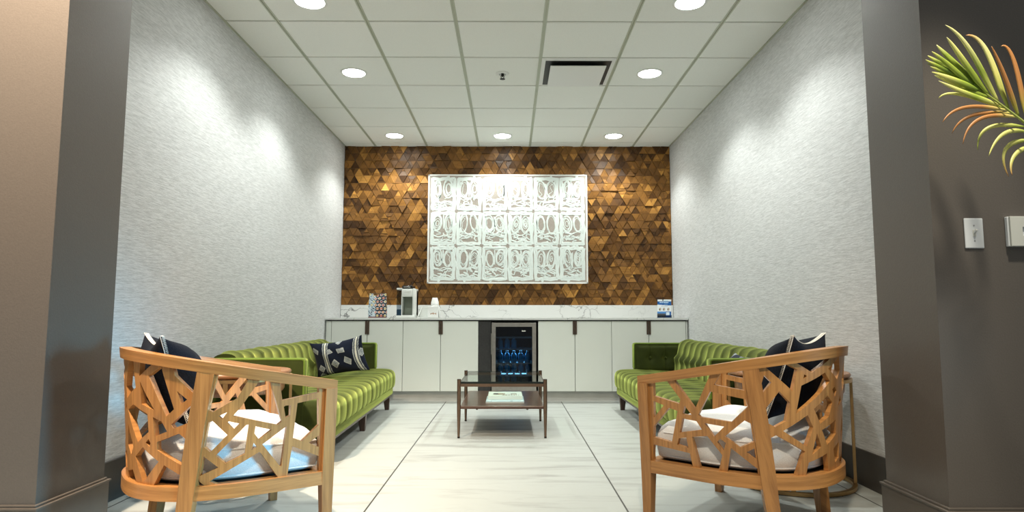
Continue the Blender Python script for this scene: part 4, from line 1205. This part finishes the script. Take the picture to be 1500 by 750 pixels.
LF = [
 ([(1446, 135), (1420, 105), (1375, 55), (1358, 84)], 0, None),
 ([(1465, 148), (1440, 100), (1420, 50), (1386, 35)], .024, [ye, gr, pale, pale]),
 ([(1480, 158), (1462, 105), (1448, 45), (1416, 50)], .024, [gr, ye, pale, bn]),
 ([(1495, 170), (1484, 130), (1466, 85), (1454, 66)], .020, [gr, bn, bn, bn]),
 ([(1508, 178), (1500, 130), (1488, 55), (1468, 66)], .020, [gr, bn, bn, bn]),
 ([(1452, 138), (1420, 95), (1400, 65), (1388, 53)], .026, [gr, gr, ye, pale]),
 ([(1440, 130), (1408, 95), (1385, 75), (1373, 64)], .026, [dg, gr, gr, pale]),
 ([(1428, 122), (1398, 98), (1380, 82), (1366, 74)], .022, [dg, gr, gr, ye]),
 ([(1416, 114), (1392, 98), (1372, 86), (1360, 80)], .020, [gr, gr, gr, ye]),
 ([(1410, 110), (1390, 100), (1372, 94), (1357, 86)], .018, [gr, dg, gr, ye]),
 ([(1420, 118), (1400, 108), (1380, 102), (1364, 96)], .020, [dg, gr, gr, ye]),
 ([(1436, 130), (1410, 118), (1388, 110), (1366, 104)], .022, [dg, gr, ye, ye]),
 ([(1450, 140), (1420, 128), (1395, 118), (1370, 109)], .022, [gr, gr, ye, ye]),
 ([(1466, 152), (1430, 140), (1400, 128), (1376, 117)], .020, [ye, gr, ye, pale]),
 ([(1472, 156), (1432, 143), (1390, 125), (1376, 143)], .012, [gr, ye, ye, ye]),
 ([(1478, 160), (1440, 152), (1400, 148), (1382, 178)], .012, [ye, bn, bn, bn]),
 ([(1486, 164), (1450, 162), (1412, 160), (1396, 194)], .012, [ye, bn, bn, bn]),
 ([(1494, 170), (1460, 164), (1420, 164), (1412, 210)], .012, [ye, bn, bn, bn]),
 ([(1502, 184), (1470, 178), (1432, 178), (1434, 219)], .013, [gr, ye, ye, gr]),
 ([(1508, 192), (1482, 184), (1462, 194), (1450, 228)], .013, [gr, ye, ye, ye]),
 ([(1512, 204), (1478, 202), (1462, 222), (1480, 258)], .014, [gr, ye, ye, bn]),
 ([(1516, 214), (1494, 214), (1478, 232), (1485, 256)], .014, [gr, ye, ye, bn]),
]
for i, (pts, w, cols) in enumerate(LF):
    if cols: leaflet(pts, w*1.15, cols, (-1)**i*.03-.02)

# ------------------------------------------------------------------ daylight and lamps of the hall in front
w = bpy.data.worlds.new('World'); scn.world = w; w.use_nodes = True
bg = w.node_tree.nodes['Background']; bg.inputs['Color'].default_value = (.97, 1, .97, 1); bg.inputs['Strength'].default_value = .2
def area(name, loc, aim, sx, sy, energy, color):
    l = bpy.data.lights.new(name, 'AREA'); l.shape = 'RECTANGLE'; l.size = sx; l.size_y = sy; l.energy = energy; l.color = color
    o = bpy.data.objects.new(name, l); col.objects.link(o); o.location = loc
    o.rotation_euler = (Vector(aim)-Vector(loc)).to_track_quat('-Z', 'Y').to_euler(); return o
def spot(name, loc, aim, energy, color, size, blend=.4, soft=.08):
    l = bpy.data.lights.new(name, 'SPOT'); l.energy = energy; l.color = color; l.spot_size = math.radians(size); l.spot_blend = blend; l.shadow_soft_size = soft
    o = bpy.data.objects.new(name, l); col.objects.link(o); o.location = loc
    o.rotation_euler = (Vector(aim)-Vector(loc)).to_track_quat('-Z', 'Y').to_euler(); return o
spot('hall_cool_lamp', (3.2, 1.25, 1.0), (-.86, 2.52, .36), 820, (.17, .65, 1), 23, 1, .5)
spot('hall_downlight_warm', (-1.75, 1.55, 3.4), (-2.0, 2.47, 1.6), 720, (1, .80, .60), 80, .8)
spot('hall_downlight_centre', (.1, .4, 3.1), (.25, 2.8, .4), 230, (1, .86, .66), 64, .7)
spot('hall_downlight_right', (1.85, 1.55, 3.2), (1.68, 2.15, 1.7), 170, (1, .93, .78), 34, .8)

# ------------------------------------------------------------------ camera and colour
cam = bpy.data.cameras.new('Camera'); cam.sensor_width = 36; cam.lens = 935.83/1500*36; cam.clip_start = .05
co = bpy.data.objects.new('Camera', cam); col.objects.link(co)
co.matrix_world = Matrix.Translation((0, 0, .9)) @ Matrix.Rotation(-.0039, 4, 'Z') @ Matrix.Rotation(PI/2+.094, 4, 'X') @ Matrix.Rotation(.0008, 4, 'Z')
scn.camera = co
vs = scn.view_settings; vs.view_transform = 'Standard'; vs.look = 'None'; vs.gamma = 1; vs.use_curve_mapping = False; vs.exposure = .46
